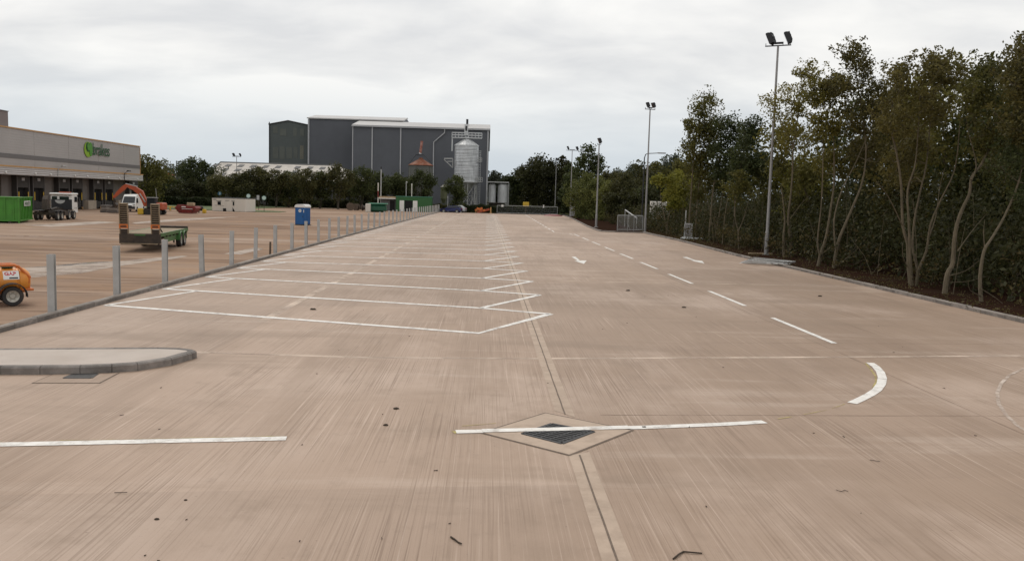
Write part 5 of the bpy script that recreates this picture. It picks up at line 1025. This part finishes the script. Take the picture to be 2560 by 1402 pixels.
for (pp, lab) in (([(1127, 1343), (1137, 1351), (1145, 1356), (1154, 1362)], 'short dark twig near the bottom centre'), ([(1683, 1398), (1697, 1388), (1708, 1380), (1725, 1383), (1755, 1384)], 'bent dark twig at the bottom edge'), ([(286, 1232), (318, 1233)], 'thin straight twig on the lower left concrete'), ([(2175, 1150), (2200, 1156)], 'thin curved twig on the lower right concrete'), ([(2090, 1225), (2102, 1231), (2112, 1226), (2120, 1230)], 'crooked twig far right of the channel joint')):
    P_ = [G(*q) for q in pp]; o0 = P_[0].copy(); b = MB(); n_ = len(P_); b.tube([Vector((q.x-o0.x, q.y-o0.y, .008+.006*(i % 2))) for i, q in enumerate(P_)], [.009-.003*i/n_ for i in range(n_)] if 'dark' in lab else .0035, 5); o = b.build('twig', M['clod']); tag(o, lab, 'twig', 'twigs on the concrete'); o.location = o0
# ------------------------------------------------------------------ trees
def quads(name, C, U, V, m_, parent=None):
    n = len(C); vs = np.empty((n, 4, 3)); vs[:, 0] = C+U; vs[:, 1] = C+V; vs[:, 2] = C-U; vs[:, 3] = C-V
    me = bpy.data.meshes.new(name); me.vertices.add(n*4); me.vertices.foreach_set('co', vs.reshape(-1).astype(np.float32)); me.loops.add(n*4); me.loops.foreach_set('vertex_index', np.arange(n*4, dtype=np.int32))
    me.polygons.add(n); me.polygons.foreach_set('loop_start', np.arange(0, n*4, 4, dtype=np.int32)); me.update(calc_edges=True); me.materials.append(m_)
    o = bpy.data.objects.new(name, me); col.objects.link(o)
    if parent: o.parent = parent
    return o
def rvec(rng, n):
    v = rng.normal(size=(n, 3)); return v/np.linalg.norm(v, axis=1, keepdims=True)
def leaves(name, centers, rads, counts, size, m_, parent, rng, flat=.8, aspect=.55):
    C = []
    for c, r, k in zip(centers, rads, counts):
        p = rng.normal(size=(k, 3)); nrm = np.linalg.norm(p, axis=1, keepdims=True); p = p/nrm*np.minimum(nrm, 1.9)*.55; p[:, 2] *= flat; C.append(np.array(c)+p*r)
    C = np.concatenate(C); n = len(C); s = size*rng.uniform(.55, 1.35, (n, 1)); u = rvec(rng, n); w_ = rvec(rng, n); v = np.cross(u, w_); v /= np.linalg.norm(v, axis=1, keepdims=True)+1e-9
    return quads(name, C, u*s*.5, v*s*.5*aspect, m_, parent)
def stem_path(rng, base, top, wig, n=9):
    P = []; o = rng.normal(size=2)*wig; o2 = rng.normal(size=2)*wig
    for i in range(n):
        f = i/(n-1); q = base+(top-base)*np.array([f**1.15, f**1.15, f]); q = q+np.array([*(o*math.sin(f*math.pi)+o2*math.sin(f*2*math.pi)*.6), 0]); P.append(q)
    return P
def tree(name, label, base, stems, crown0, spread, nleaf, lsize, lm, seed, bark=None, group=None, r0=.12, shape='round', cat='tree', limbs=9, clump=.75, low=0, parts=('trunk', 'crown'), wig=.18, loc=None):
    """stems: (dx0, dy0, dx, dy, height, radius factor)"""
    rng = np.random.default_rng(seed); t = thing(name, label, cat, loc or base, 0, group); b = MB(); cs = []; rs = []; wt = []
    for (dx0, dy0, dx, dy, H, rf) in stems:
        P = stem_path(rng, np.array([dx0, dy0, -.05]), np.array([dx, dy, H*.93]), wig); n = len(P); R = [r0*rf*(1-.86*(i/(n-1))**.8) for i in range(n)]; R[0] *= 1.35
        b.tube(P, R, 7)
        def at_f(f): i = min(int(f*(n-1)), n-2); q = f*(n-1)-i; return P[i]*(1-q)+P[i+1]*q
        ml = max(2, int(limbs*(H-crown0)/6+.5))
        for k in range(ml):
            f0 = crown0/H; f = f0+(1-f0)*(k+rng.uniform(0, 1))/ml; f = min(f, .985); p = at_f(f); h = (f-f0)/(1-f0)
            sh = {'round': math.sin(math.pi*(.12+.80*h)), 'cone': 1.02-.88*h, 'up': .35+.65*math.sin(math.pi*(.15+.75*h))}[shape]
            l = spread*sh*rng.uniform(.55, 1.15); a = rng.uniform(0, 2*math.pi); up = rng.uniform(.15, .75) if shape != 'cone' else rng.uniform(-.1, .15)
            q = p+np.array([math.cos(a)*l, math.sin(a)*l, l*up]); m = (p+q)/2+np.array([0, 0, -.08*l]); rr = max(.012, R[min(int(f*(n-1)), n-1)]*.5); b.tube([p, m, q], [rr, rr*.7, rr*.25], 5, cap=False)
            for g in (.45, .75, 1.0):
                if g < 1 and l < .5: continue
                c = p+(q-p)*g+rng.normal(size=3)*.12*spread; cs.append(c); rs.append(clump*rng.uniform(.6, 1.2)); wt.append(rng.uniform(.5, 1.2)*(1 if g > .5 else .6))
        cs.append(at_f(1.0)+np.array([0, 0, .03*H])); rs.append(clump*.55); wt.append(.7)
    for _ in range(low):
        s = stems[rng.integers(len(stems))]; h = rng.uniform(.1, crown0*1.1); a = rng.uniform(0, 6.28); l = rng.uniform(.2, spread*.9); cs.append(np.array([s[0]+(s[2]-s[0])*h/s[4]+math.cos(a)*l, s[1]+(s[3]-s[1])*h/s[4]+math.sin(a)*l, h])); rs.append(clump*.9); wt.append(.8)
    b.build(parts[0], bark or M['bark'], t, True)
    wt = np.array(wt); cnt = np.maximum(4, (wt/wt.sum()*nleaf)).astype(int)
    leaves(parts[1], cs, rs, cnt, lsize, lm, t, rng); return t
def st_px(bx, by, Y, tops):
    """stems from picture points: base and (x, y, depth offset, radius factor)"""
    v = at(bx, by, Y); out = []
    for (px, py, dy, rf) in tops: q = at(px, py, Y+dy); out.append((0, 0, q.x-v.x, dy, q.z, rf))
    return (v.x, Y, .07), out
RG = 'trees along the right side of the paving'
# front row, right side: stems follow the picture, each at its own depth
def tree_px(name, label, bx, by, Y, stems, blobs, nleaf, lsize, lm, seed, clump=.5, dens=1.0):
    """stems: (points in the picture, base radius, tip radius, depth lean); blobs: crown volumes (x, y, half width, half height, depth offset, clumps)"""
    rng = np.random.default_rng(seed); v = at(bx, by, Y); t = thing(name, label, 'tree', (v.x, Y, .06), 0, RG); b = MB(); sp = []; o = Vector((v.x, Y, .06))
    for (pts, ra, rb, lean) in stems:
        P = [at(px, py, Y+lean*i/(len(pts)-1))-o for i, (px, py) in enumerate(pts)]
        Q = []
        for i in range(len(P)-1):
            p0, p1, p2, p3 = P[max(i-1, 0)], P[i], P[i+1], P[min(i+2, len(P)-1)]
            for k_ in range(3):
                f = k_/3; Q.append(.5*((2*p1)+(p2-p0)*f+(2*p0-5*p1+4*p2-p3)*f*f+(3*p1-p0-3*p2+p3)*f**3))
        Q.append(P[-1]); n = len(Q); R = [.84*(ra+(rb-ra)*(i/(n-1))**.8) for i in range(n)]; b.tube(Q, R, 8); sp += [(q, r_) for q, r_ in zip(Q, R)]
    cs = []; rs = []; wt = []
    for (px, py, rx, ry, dy, m) in blobs:
        for _ in range(int(m*dens)):
            q = rng.normal(size=3); q = q/np.linalg.norm(q)*rng.random()**.4; c_ = at(px+q[0]*rx, py+q[1]*ry, Y+dy+q[2]*1.3)-o
            near = min(sp, key=lambda s: (s[0]-c_).length+(.7*max(0, s[0].z-c_.z))); mid = (near[0]+c_)/2+Vector(rng.normal(size=3)*.12)
            if (near[0]-c_).length < 4.5: rr = min(near[1]*.6, .03); b.tube([near[0], mid, c_], [rr, rr*.6, .005], 4, cap=False)
            if rng.random() < .4: sp.append((c_, .012))
            cs.append(tuple(c_)); rs.append(clump*rng.uniform(.55, 1.25)); wt.append(rng.uniform(.5, 1.3))
            if rng.random() < .55:
                e_ = c_+Vector((rng.normal()*.45, rng.normal()*.45, rng.uniform(.0, .7))); b.tube([c_, (c_+e_)/2+Vector((.05, .03, 0)), e_], [.010, .008, .004], 4, cap=False); cs.append(tuple(c_.lerp(e_, .8))); rs.append(clump*.38); wt.append(.22)
    b.build('trunk', M['bark'], t, True); wt = np.array(wt); leaves('crown', cs, rs, np.maximum(4, wt/wt.sum()*nleaf*1.05).astype(int), lsize, lm, t, rng); return t
tree_px('alder_tree', 'tree with pale stems fanning up from one forked base at the right kerb', 2285, 722, 32.5, [
    ([(2278, 724), (2272, 666), (2269, 609), (2257, 564), (2253, 462), (2240, 375), (2225, 300), (2245, 200)], .11, .02, 1.0), ([(2281, 722), (2276, 647), (2272, 552), (2269, 477), (2286, 420), (2293, 363), (2300, 240)], .08, .018, .3),
    ([(2290, 724), (2294, 673), (2282, 620), (2286, 552), (2301, 477), (2316, 409), (2327, 295), (2340, 170)], .08, .018, 1.6), ([(2291, 722), (2296, 677), (2316, 628), (2327, 560), (2354, 496), (2388, 420), (2400, 300)], .085, .018, -.6),
    ([(2256, 564), (2221, 492), (2191, 454)], .035, .01, -.8), ([(2270, 668), (2257, 640), (2257, 610)], .03, .008, -.4), ([(2320, 600), (2340, 540), (2349, 470), (2362, 420)], .035, .01, .5)],
    [(2250, 195, 32, 42, .5, 12), (2342, 178, 46, 40, 1, 22), (2300, 262, 75, 55, .5, 30), (2238, 300, 50, 45, 0, 16), (2265, 370, 65, 45, 1.9, 17), (2395, 190, 26, 40, 0, 10), (2250, 430, 60, 40, 2.2, 10)], 11000, .125, LF['brown'], 1, clump=.44)
tree_px('alder_tree', 'tree with one thick sinuous trunk leaning right, near the right edge', 2365, 742, 29.7, [
    ([(2361, 744), (2369, 685), (2382, 658), (2388, 583), (2403, 530), (2424, 484), (2429, 443), (2452, 413), (2475, 363), (2490, 290), (2480, 200)], .125, .02, 1.4), ([(2394, 628), (2429, 579), (2467, 534)], .03, .01, .6), ([(2374, 689), (2414, 677), (2448, 651)], .022, .008, -.5), ([(2376, 706), (2420, 703), (2470, 690)], .018, .006, -.6), ([(2428, 450), (2440, 425), (2437, 390), (2420, 330)], .045, .012, .4)],
    [(2470, 190, 36, 42, .8, 16), (2452, 262, 50, 45, .5, 18), (2490, 340, 60, 50, .8, 18), (2420, 235, 30, 30, .2, 7), (2500, 430, 45, 50, 2.2, 10)], 7500, .13, LF['olive'], 2)
tree_px('alder_tree', 'slim tree bending right out of the picture at the right edge', 2455, 762, 27.4, [
    ([(2454, 762), (2450, 696), (2460, 628), (2478, 598), (2509, 545), (2539, 477), (2558, 409), (2575, 300)], .085, .02, 1.2), ([(2462, 630), (2459, 580), (2462, 550)], .02, .006, .2), ([(2452, 740), (2425, 725), (2420, 700)], .025, .008, -.4), ([(2450, 720), (2490, 745), (2510, 762)], .02, .006, -.5)],
    [(2545, 300, 40, 55, .8, 14), (2535, 400, 50, 55, 1, 14), (2560, 480, 40, 50, 1.2, 10)], 4500, .125, LF['dark'], 3)
tree_px('alder_tree', 'tallest leafy tree top rising at the top right edge', 2610, 770, 26.5, [([(2610, 772), (2600, 600), (2585, 400), (2565, 220), (2554, 110)], .10, .015, .8)],
    [(2558, 135, 22, 48, .6, 14), (2545, 200, 36, 55, .6, 16), (2560, 300, 55, 60, .8, 18), (2600, 220, 50, 90, .8, 16)], 7000, .125, LF['brown'], 4)
tree_px('alder_tree', 'tree with pale twin trunks right of the nearest lamp column', 2050, 671, 42, [
    ([(2045, 672), (2051, 639), (2066, 590), (2078, 515), (2085, 458), (2085, 380), (2080, 230)], .12, .02, .8), ([(2051, 640), (2044, 602), (2053, 515), (2057, 420), (2057, 330), (2050, 260)], .06, .015, .4), ([(2053, 637), (2075, 618), (2088, 605)], .02, .008, -.4)],
    [(2082, 240, 40, 50, .6, 18), (2058, 320, 48, 52, .5, 18), (2046, 245, 24, 45, .3, 9), (2080, 400, 60, 45, 2.2, 14)], 6800, .145, LF['gold'], 5, clump=.52)
tree_px('alder_tree', 'tree with the highest pointed top between lamp column and right edge', 2085, 677, 40.9, [
    ([(2083, 679), (2095, 609), (2112, 564), (2138, 503), (2157, 450), (2165, 370), (2150, 250), (2130, 120)], .12, .015, .8), ([(2089, 622), (2085, 552), (2104, 477), (2142, 401), (2185, 300)], .06, .015, .4), ([(2097, 660), (2146, 620), (2195, 552), (2221, 522)], .03, .008, -.8), ([(2100, 664), (2130, 664), (2175, 640)], .022, .008, -.8), ([(2092, 668), (2120, 640), (2160, 590)], .02, .008, -.2)],
    [(2130, 135, 22, 34, .4, 10), (2118, 200, 48, 42, .4, 18), (2162, 178, 28, 38, .5, 9), (2195, 238, 42, 40, .5, 16), (2145, 290, 62, 50, .6, 26), (2185, 370, 62, 50, 1.8, 18), (2130, 400, 50, 50, 2.2, 12)], 9500, .14, LF['brown'], 6, clump=.5)
tree_px('alder_tree', 'tree with a narrow leafy crown immediately right of the lamp column', 1966, 648, 49.4, [
    ([(1960, 650), (1959, 590), (1962, 552), (1957, 496), (1953, 469)], .11, .03, .3), ([(1974, 650), (1977, 609), (1970, 552), (1976, 496), (1981, 439), (1983, 371), (1991, 326), (2000, 250), (2020, 165)], .11, .018, .8), ([(1976, 547), (2002, 511), (2025, 488)], .03, .008, .4), ([(1984, 368), (1965, 330), (1945, 285), (1925, 250)], .03, .006, .2), ([(2000, 659), (2017, 613), (2040, 568)], .035, .01, -.6)],
    [(2020, 185, 26, 42, .6, 12), (2000, 250, 40, 42, .5, 16), (1962, 310, 34, 50, .2, 11), (1932, 268, 20, 30, .0, 4), (1992, 350, 46, 45, .6, 14), (1965, 235, 18, 22, .2, 4)], 4800, .15, LF['gold'], 7, clump=.5)
tree_px('sapling', 'thin pale forked sapling left of the nearest lamp column', 1848, 627, 56.8, [([(1848, 628), (1846, 588), (1845, 575), (1838, 550), (1836, 500)], .09, .02, .3), ([(1845, 578), (1856, 555), (1868, 515), (1880, 470)], .05, .012, .2)], [(1868, 450, 34, 34, .3, 9), (1838, 470, 26, 34, .3, 7)], 1500, .18, LF['olive'], 8)
tree_px('poplar_tree', 'tall olive green tree with a thin straight trunk by the mesh cabinet', 1722, 602, 70.4, [([(1721, 604), (1724, 540), (1729, 470), (1734, 400), (1745, 320), (1764, 240)], .11, .02, .8), ([(1738, 600), (1742, 520), (1752, 430), (1780, 330)], .08, .015, 1)],
    [(1765, 262, 28, 38, .5, 16), (1748, 318, 42, 45, .5, 26), (1790, 330, 36, 45, .8, 22), (1752, 390, 48, 50, .8, 30), (1732, 350, 24, 45, .2, 10), (1770, 460, 52, 50, 1, 24), (1745, 440, 30, 60, .6, 14)], 11000, .21, LF['olive'], 9, clump=.72)
tree_px('poplar_tree', 'dark crowned tree standing next to the tall olive tree', 1772, 606, 67.6, [([(1772, 608), (1778, 520), (1790, 430), (1820, 330)], .10, .02, 1.2), ([(1790, 604), (1800, 520), (1815, 450)], .06, .02, .8)], [(1830, 330, 40, 40, .8, 22), (1850, 380, 55, 45, .8, 30), (1805, 400, 45, 50, .8, 26), (1830, 450, 60, 45, 1, 26)], 8500, .21, LF['dark'], 10, clump=.72)
tree_px('poplar_tree', 'dark round crowned tree with a slim leaning trunk left of the lamp column', 1830, 616, 62.2, [([(1830, 618), (1836, 540), (1842, 470), (1862, 380), (1885, 310)], .09, .02, 1), ([(1806, 610), (1812, 540), (1826, 460)], .06, .015, .6)], [(1884, 325, 26, 34, .6, 14), (1868, 370, 42, 40, .6, 20), (1898, 400, 28, 45, .6, 14), (1868, 430, 50, 40, .8, 20)], 6200, .20, LF['dark'], 11, clump=.68)
# second row, right side
SR = [(2010, 52, 640, [(1955, 330, 0, 1), (1940, 400, 1, .7)], 'olive', 'loose leafed tree showing behind the nearest lamp column top'), (2180, 44, 690, [(2255, 170, 1, 1), (2230, 250, 2, .8)], 'brown', 'bronze tree behind the gap right of the pointed top'),
      (2300, 40, 720, [(2345, 145, 1, 1), (2325, 215, 1.5, .8)], 'olive', 'rounded olive crown rising behind the four stemmed tree'), (2420, 37, 740, [(2475, 165, 1, 1), (2505, 230, 1, .8)], 'dark', 'dark leaning crown behind the thick leaning trunk'),
      (2530, 34, 760, [(2535, 165, 1, 1), (2580, 200, 1.5, .9)], 'brown', 'bronze crown behind the right edge trees'), (2120, 50, 665, [(2160, 230, 1, 1), (2110, 300, 1, .8)], 'dark', 'dark crown filling in below the pointed tree top'),
      (2240, 48, 680, [(2300, 240, 1, 1), (2200, 270, 1, .8)], 'dark', 'dark crown filling in behind the four stemmed tree'), (1905, 66, 620, [(1900, 395, 1, 1), (1930, 430, 1, .7)], 'olive', 'low brownish tree in the gap left of the lamp column'),
      (1960, 60, 630, [(1985, 400, 1, 1), (2010, 430, 1, .7)], 'yellow', 'low yellowish tree right behind the lamp column'), (2450, 42, 720, [(2520, 330, 1, 1), (2470, 430, 1, .8)], 'deep', 'deep green crown low behind the right edge trees')]
for i, (bx, Y, by, tops, lk_, lab) in enumerate(SR):
    v = at(bx, by, Y); B_ = (v.x+3.0, Y+3, .05); S = []
    for (px, py, dy, rf) in tops: q = at(px, py, Y+3+dy); S.append((0, 0, q.x-v.x-3.0, dy, q.z, rf))
    tree('background_tree', lab, B_, S, 2.4, 2.1, 7500, .26, LF[lk_], 40+i, r0=.08, group=RG, clump=1.0, low=26, limbs=11)
# thicket under and behind the trunks: reads as one dark mass
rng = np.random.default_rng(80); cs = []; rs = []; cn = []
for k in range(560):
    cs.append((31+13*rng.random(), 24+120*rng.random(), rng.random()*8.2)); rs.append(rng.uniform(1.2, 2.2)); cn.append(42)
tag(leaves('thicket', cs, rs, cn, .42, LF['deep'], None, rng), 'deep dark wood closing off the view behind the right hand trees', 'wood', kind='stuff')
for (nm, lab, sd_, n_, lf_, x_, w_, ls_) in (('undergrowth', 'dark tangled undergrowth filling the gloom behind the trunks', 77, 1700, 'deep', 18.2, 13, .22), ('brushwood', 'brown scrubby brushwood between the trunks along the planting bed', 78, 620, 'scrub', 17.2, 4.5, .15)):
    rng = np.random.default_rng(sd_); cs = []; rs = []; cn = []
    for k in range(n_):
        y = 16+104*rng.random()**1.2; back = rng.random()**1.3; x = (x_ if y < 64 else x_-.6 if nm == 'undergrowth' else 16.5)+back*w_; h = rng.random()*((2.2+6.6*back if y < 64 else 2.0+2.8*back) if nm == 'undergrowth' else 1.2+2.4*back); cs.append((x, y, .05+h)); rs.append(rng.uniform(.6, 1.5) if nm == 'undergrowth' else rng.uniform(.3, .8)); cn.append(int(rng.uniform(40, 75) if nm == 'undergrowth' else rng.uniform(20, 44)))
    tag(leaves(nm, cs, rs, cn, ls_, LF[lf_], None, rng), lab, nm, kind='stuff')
rng = np.random.default_rng(79); cs = []; rs = []; cn = []
for k in range(520):
    y = 18+70*rng.random(); x = (15.35 if y < 55 else 15.95)+rng.random()**1.5*2.6; cs.append((x, y, .10+rng.random()*.06)); rs.append(rng.uniform(.15, .45)); cn.append(int(rng.uniform(6, 20)))
tag(leaves('leaf_litter', cs, rs, cn, .075, LF['scrub'], None, rng, flat=.25), 'fallen leaves and low weeds over the dark soil by the kerb', 'leaf litter', kind='stuff')
# bare shoots between the trunks
r = random.Random(21); b = MB()
for k in range(110):
    y = 24+60*r.random(); x = 16.9+r.random()*4; h = r.uniform(1.2, 4.6); a = r.uniform(0, 6.28); l = r.uniform(.2, 1.6); b.tube([(x, y, 0), (x+math.cos(a)*l*.35, y+math.sin(a)*l*.35, h*.5), (x+math.cos(a)*l, y+math.sin(a)*l, h)], [.015, .011, .004], 4, cap=False)
tag(b.build('bare_shoots', M['bark']), 'thin bare shoots crowding between the tree trunks', 'shoots', kind='stuff')
# bush and birch thicket
v = at(1668, 560, 80); tree('yellow_bush', 'bright yellow green bush beside the lamp column and white box', (v.x, 80, .05), [(0, 0, -.8, 0, 5.6, 1), (0, 0, .9, .5, 6.2, 1), (.2, 0, 1.6, 1, 5.2, .8)], 2.6, 1.5, 4600, .26, LF['yellow'], 60, r0=.07, clump=.8, cat='bush', parts=('stem', 'crown'))
v = at(1700, 560, 86); tree('yellow_bush', 'taller brownish bush between the yellow bush and the olive tree', (v.x+.6, 88, .05), [(0, 0, -.8, 0, 7.6, 1), (0, 0, .9, .5, 7.0, 1)], 1.6, 1.8, 5200, .27, LF['olive'], 61, r0=.08, clump=.9, cat='bush', low=10, parts=('stem', 'crown'))
for i, (px, Y, top, lab) in enumerate(((1446, 140, 450, 'pale green birch at the left end of the birch group'), (1470, 136, 432, 'taller pale green birch in the middle of the birch group'), (1492, 132, 440, 'pale green birch just left of the shorter flood column'), (1516, 128, 455, 'pale green birch just right of the shorter flood column'))):
    v = at(px, 545, Y); H = at(px, top, Y).z; tree('birch_tree', lab, (v.x, Y, .05), [(0, 0, .3, 0, H, 1), (.3, .2, .9, .4, H*.86, .8), (-.3, .2, -.9, .3, H*.8, .8)], 1.4, 1.5, 4600, .3, LF['fresh'], 70+i, r0=.09, clump=.95, low=10, shape='up', group='birch thicket behind the planting bed')
# far trees, right of the grain store
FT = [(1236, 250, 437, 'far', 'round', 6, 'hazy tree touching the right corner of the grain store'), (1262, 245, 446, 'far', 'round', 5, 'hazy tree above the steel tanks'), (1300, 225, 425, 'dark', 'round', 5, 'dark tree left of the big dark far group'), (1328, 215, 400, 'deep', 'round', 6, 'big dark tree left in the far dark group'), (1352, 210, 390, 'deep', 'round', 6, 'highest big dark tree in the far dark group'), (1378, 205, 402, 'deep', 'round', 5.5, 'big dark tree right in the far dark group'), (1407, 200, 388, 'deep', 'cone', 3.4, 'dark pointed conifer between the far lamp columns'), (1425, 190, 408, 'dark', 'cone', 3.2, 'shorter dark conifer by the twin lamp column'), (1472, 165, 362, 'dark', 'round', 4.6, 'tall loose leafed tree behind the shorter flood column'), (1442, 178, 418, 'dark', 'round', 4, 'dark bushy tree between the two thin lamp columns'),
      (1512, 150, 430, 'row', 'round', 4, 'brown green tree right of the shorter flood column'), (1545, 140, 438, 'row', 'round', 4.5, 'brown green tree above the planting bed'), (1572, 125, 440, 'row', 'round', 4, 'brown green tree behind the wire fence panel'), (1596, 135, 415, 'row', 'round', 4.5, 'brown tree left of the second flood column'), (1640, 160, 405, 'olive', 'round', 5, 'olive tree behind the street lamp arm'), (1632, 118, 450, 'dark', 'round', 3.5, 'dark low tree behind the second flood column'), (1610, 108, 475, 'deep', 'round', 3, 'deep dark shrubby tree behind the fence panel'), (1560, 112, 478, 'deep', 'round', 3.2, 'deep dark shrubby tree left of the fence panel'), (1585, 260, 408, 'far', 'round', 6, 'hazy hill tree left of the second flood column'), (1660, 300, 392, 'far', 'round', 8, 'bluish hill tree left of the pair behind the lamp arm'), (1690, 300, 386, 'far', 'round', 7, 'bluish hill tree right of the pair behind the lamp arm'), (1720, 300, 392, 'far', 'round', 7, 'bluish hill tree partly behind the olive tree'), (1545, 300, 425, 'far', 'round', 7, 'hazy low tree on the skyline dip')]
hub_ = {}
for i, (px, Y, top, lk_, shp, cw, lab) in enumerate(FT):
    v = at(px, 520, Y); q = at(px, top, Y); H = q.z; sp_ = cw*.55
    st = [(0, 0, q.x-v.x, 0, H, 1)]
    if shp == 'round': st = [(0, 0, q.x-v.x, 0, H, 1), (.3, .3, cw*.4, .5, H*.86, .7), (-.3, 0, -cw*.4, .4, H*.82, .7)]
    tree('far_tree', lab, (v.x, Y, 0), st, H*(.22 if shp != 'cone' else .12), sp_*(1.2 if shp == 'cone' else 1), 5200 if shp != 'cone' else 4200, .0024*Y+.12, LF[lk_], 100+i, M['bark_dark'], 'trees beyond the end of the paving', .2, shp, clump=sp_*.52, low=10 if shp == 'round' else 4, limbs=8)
# trees in front of the grain store and left
LT = [(545, 168, 440, 'row'), (585, 172, 436, 'row'), (612, 168, 432, 'row'), (645, 170, 418, 'row'), (690, 168, 428, 'row'), (722, 172, 432, 'dark'), (765, 168, 424, 'row'), (800, 170, 430, 'dark'), (845, 168, 412, 'row'), (903, 172, 420, 'dark'), (948, 176, 432, 'dark'), (990, 178, 436, 'dark'), (1050, 174, 428, 'dark'), (1140, 178, 440, 'dark'), (1000, 182, 446, 'row'), (870, 180, 440, 'row')]
LL = ['leftmost small tree in front of the pale roofed shed', 'small tree left of the lamp column behind the cabin', 'small tree just right of the lamp column behind the cabin', 'bronze rounded tree above the pale round sign', 'spreading tree between round sign and toilet', 'dark small tree left of the blue toilet', 'spreading tree right above the blue toilet', 'dark tree right of the blue toilet', 'highest tree of the row at the shed corner', 'dark tree above the cable drums', 'dark tree behind the grey mast', 'dark tree behind the small kiosk', 'dark tree in front of the rusty roofed silo', 'dark slender tree in front of the shiny silo', 'low tree behind the green kiosk', 'low tree tucked behind the row near the shed corner']
for i, (px, Y, top, lk_) in enumerate(LT):
    v = at(px, 520, Y); q = at(px, top, Y); H = q.z; cw = 2.3 if px != 1140 else 1.7
    tree('row_tree', LL[i], (v.x, Y, 0), [(0, 0, .2, 0, H, 1), (.1, 0, 1.5, .4, H*.9, .7), (-.1, 0, -1.4, .3, H*.88, .7)] if px != 1140 else [(0, 0, -.3, 0, H, 1), (0, 0, .6, .3, H*.7, .7)], H*.33, cw, 3600, .40, LF[lk_], 150+i, M['bark_dark'], 'row of small trees before the grain store', .14, 'round', clump=1.15, limbs=8, low=6 if i in (2, 5, 7, 10, 13) else 1)
LB = [(366, 150, 388, 'olive', 4.5, 'tree right against the warehouse corner'), (385, 160, 412, 'olive', 4.5, 'lower olive tree next to the warehouse corner'), (425, 172, 446, 'dark', 4, 'dark low tree in front of the red trimmed shed'), (452, 190, 408, 'far', 5, 'greyish tree left of the dark pair'), (478, 178, 394, 'dark', 5, 'taller dark tree with tufted top left of the pale shed'), (508, 180, 402, 'dark', 5.5, 'broad dark tree right beside the pale shed'), (530, 175, 450, 'dark', 4.5, 'low dark tree at the shed corner'), (470, 170, 462, 'deep', 4.5, 'deep dark shrubby tree behind the skip'), (405, 165, 470, 'deep', 4.5, 'deep dark shrubby tree behind the excavator'), (690, 183, 462, 'deep', 5, 'deep dark shrub behind the row near the sign'), (760, 184, 465, 'deep', 5, 'deep dark shrub behind the row near the toilet'), (915, 186, 450, 'deep', 5, 'deep dark shrub behind the mast'), (1010, 186, 455, 'deep', 4.5, 'deep dark shrub behind the kiosks')]
for i, (px, Y, top, lk_, cw, lab) in enumerate(LB):
    v = at(px, 520, Y); q = at(px, top, Y); H = q.z
    tree('background_tree', lab, (v.x, Y, 0), [(0, 0, .2, 0, H, 1), (.2, 0, cw*.38, .4, H*.87, .7), (-.2, 0, -cw*.38, .3, H*.84, .7)], H*.22, cw*.5, 4600, .42, LF[lk_], 180+i, M['bark_dark'], 'trees on the left behind the yard', .2, 'round', clump=1.25, limbs=8, low=12)
def hedge(lab, x0, x1, y, d, h, n, seed, lm='hedge'):
    rng = np.random.default_rng(seed); C = np.stack([rng.uniform(x0, x1, n), y+rng.uniform(-d/2, d/2, n), h*rng.random(n)**.7], 1); C[:, 2] *= 1+.10*np.sin(C[:, 0]*1.3+seed)+.06*np.sin(C[:, 0]*3.7); c0 = np.array([(x0+x1)/2, y, 0]); C -= c0
    s = .34*rng.uniform(.6, 1.3, (n, 1)); u = rvec(rng, n); w_ = np.cross(u, rvec(rng, n)); w_ /= np.linalg.norm(w_, axis=1, keepdims=True)+1e-9
    t = thing('hedge', lab, 'hedge', tuple(c0)); quads('foliage', C, u*s*.5, w_*s*.32, LF[lm], t); b = MB()
    for k in range(int((x1-x0)/2)): b.tube([(x0+1+2*k-c0[0], 0, 0), (x0+1+2*k-c0[0], .1, h*.8)], .05, 5)
    b.build('stem', M['bark_dark'], t)
hedge('long dark clipped hedge below the row of small trees', at(672, 520, 176).x, at(960, 520, 176).x, 177.5, 2.4, 1.75, 16000, 1)
hedge('low green hedge behind the blue car', at(1070, 520, 172).x, at(1160, 520, 172).x, 173, 2.0, 1.35, 6000, 2, 'row')
hedge('dark hedge between the silo legs and the wire fence', at(1160, 520, 174).x, at(1400, 520, 174).x, 176, 2.2, 1.5, 11000, 3)
hedge('dark hedge along the verge behind the skip and cabin', at(395, 505, 160).x, at(535, 505, 160).x, 162, 3.0, 1.5, 9000, 4)
# far off woodland band that closes the horizon
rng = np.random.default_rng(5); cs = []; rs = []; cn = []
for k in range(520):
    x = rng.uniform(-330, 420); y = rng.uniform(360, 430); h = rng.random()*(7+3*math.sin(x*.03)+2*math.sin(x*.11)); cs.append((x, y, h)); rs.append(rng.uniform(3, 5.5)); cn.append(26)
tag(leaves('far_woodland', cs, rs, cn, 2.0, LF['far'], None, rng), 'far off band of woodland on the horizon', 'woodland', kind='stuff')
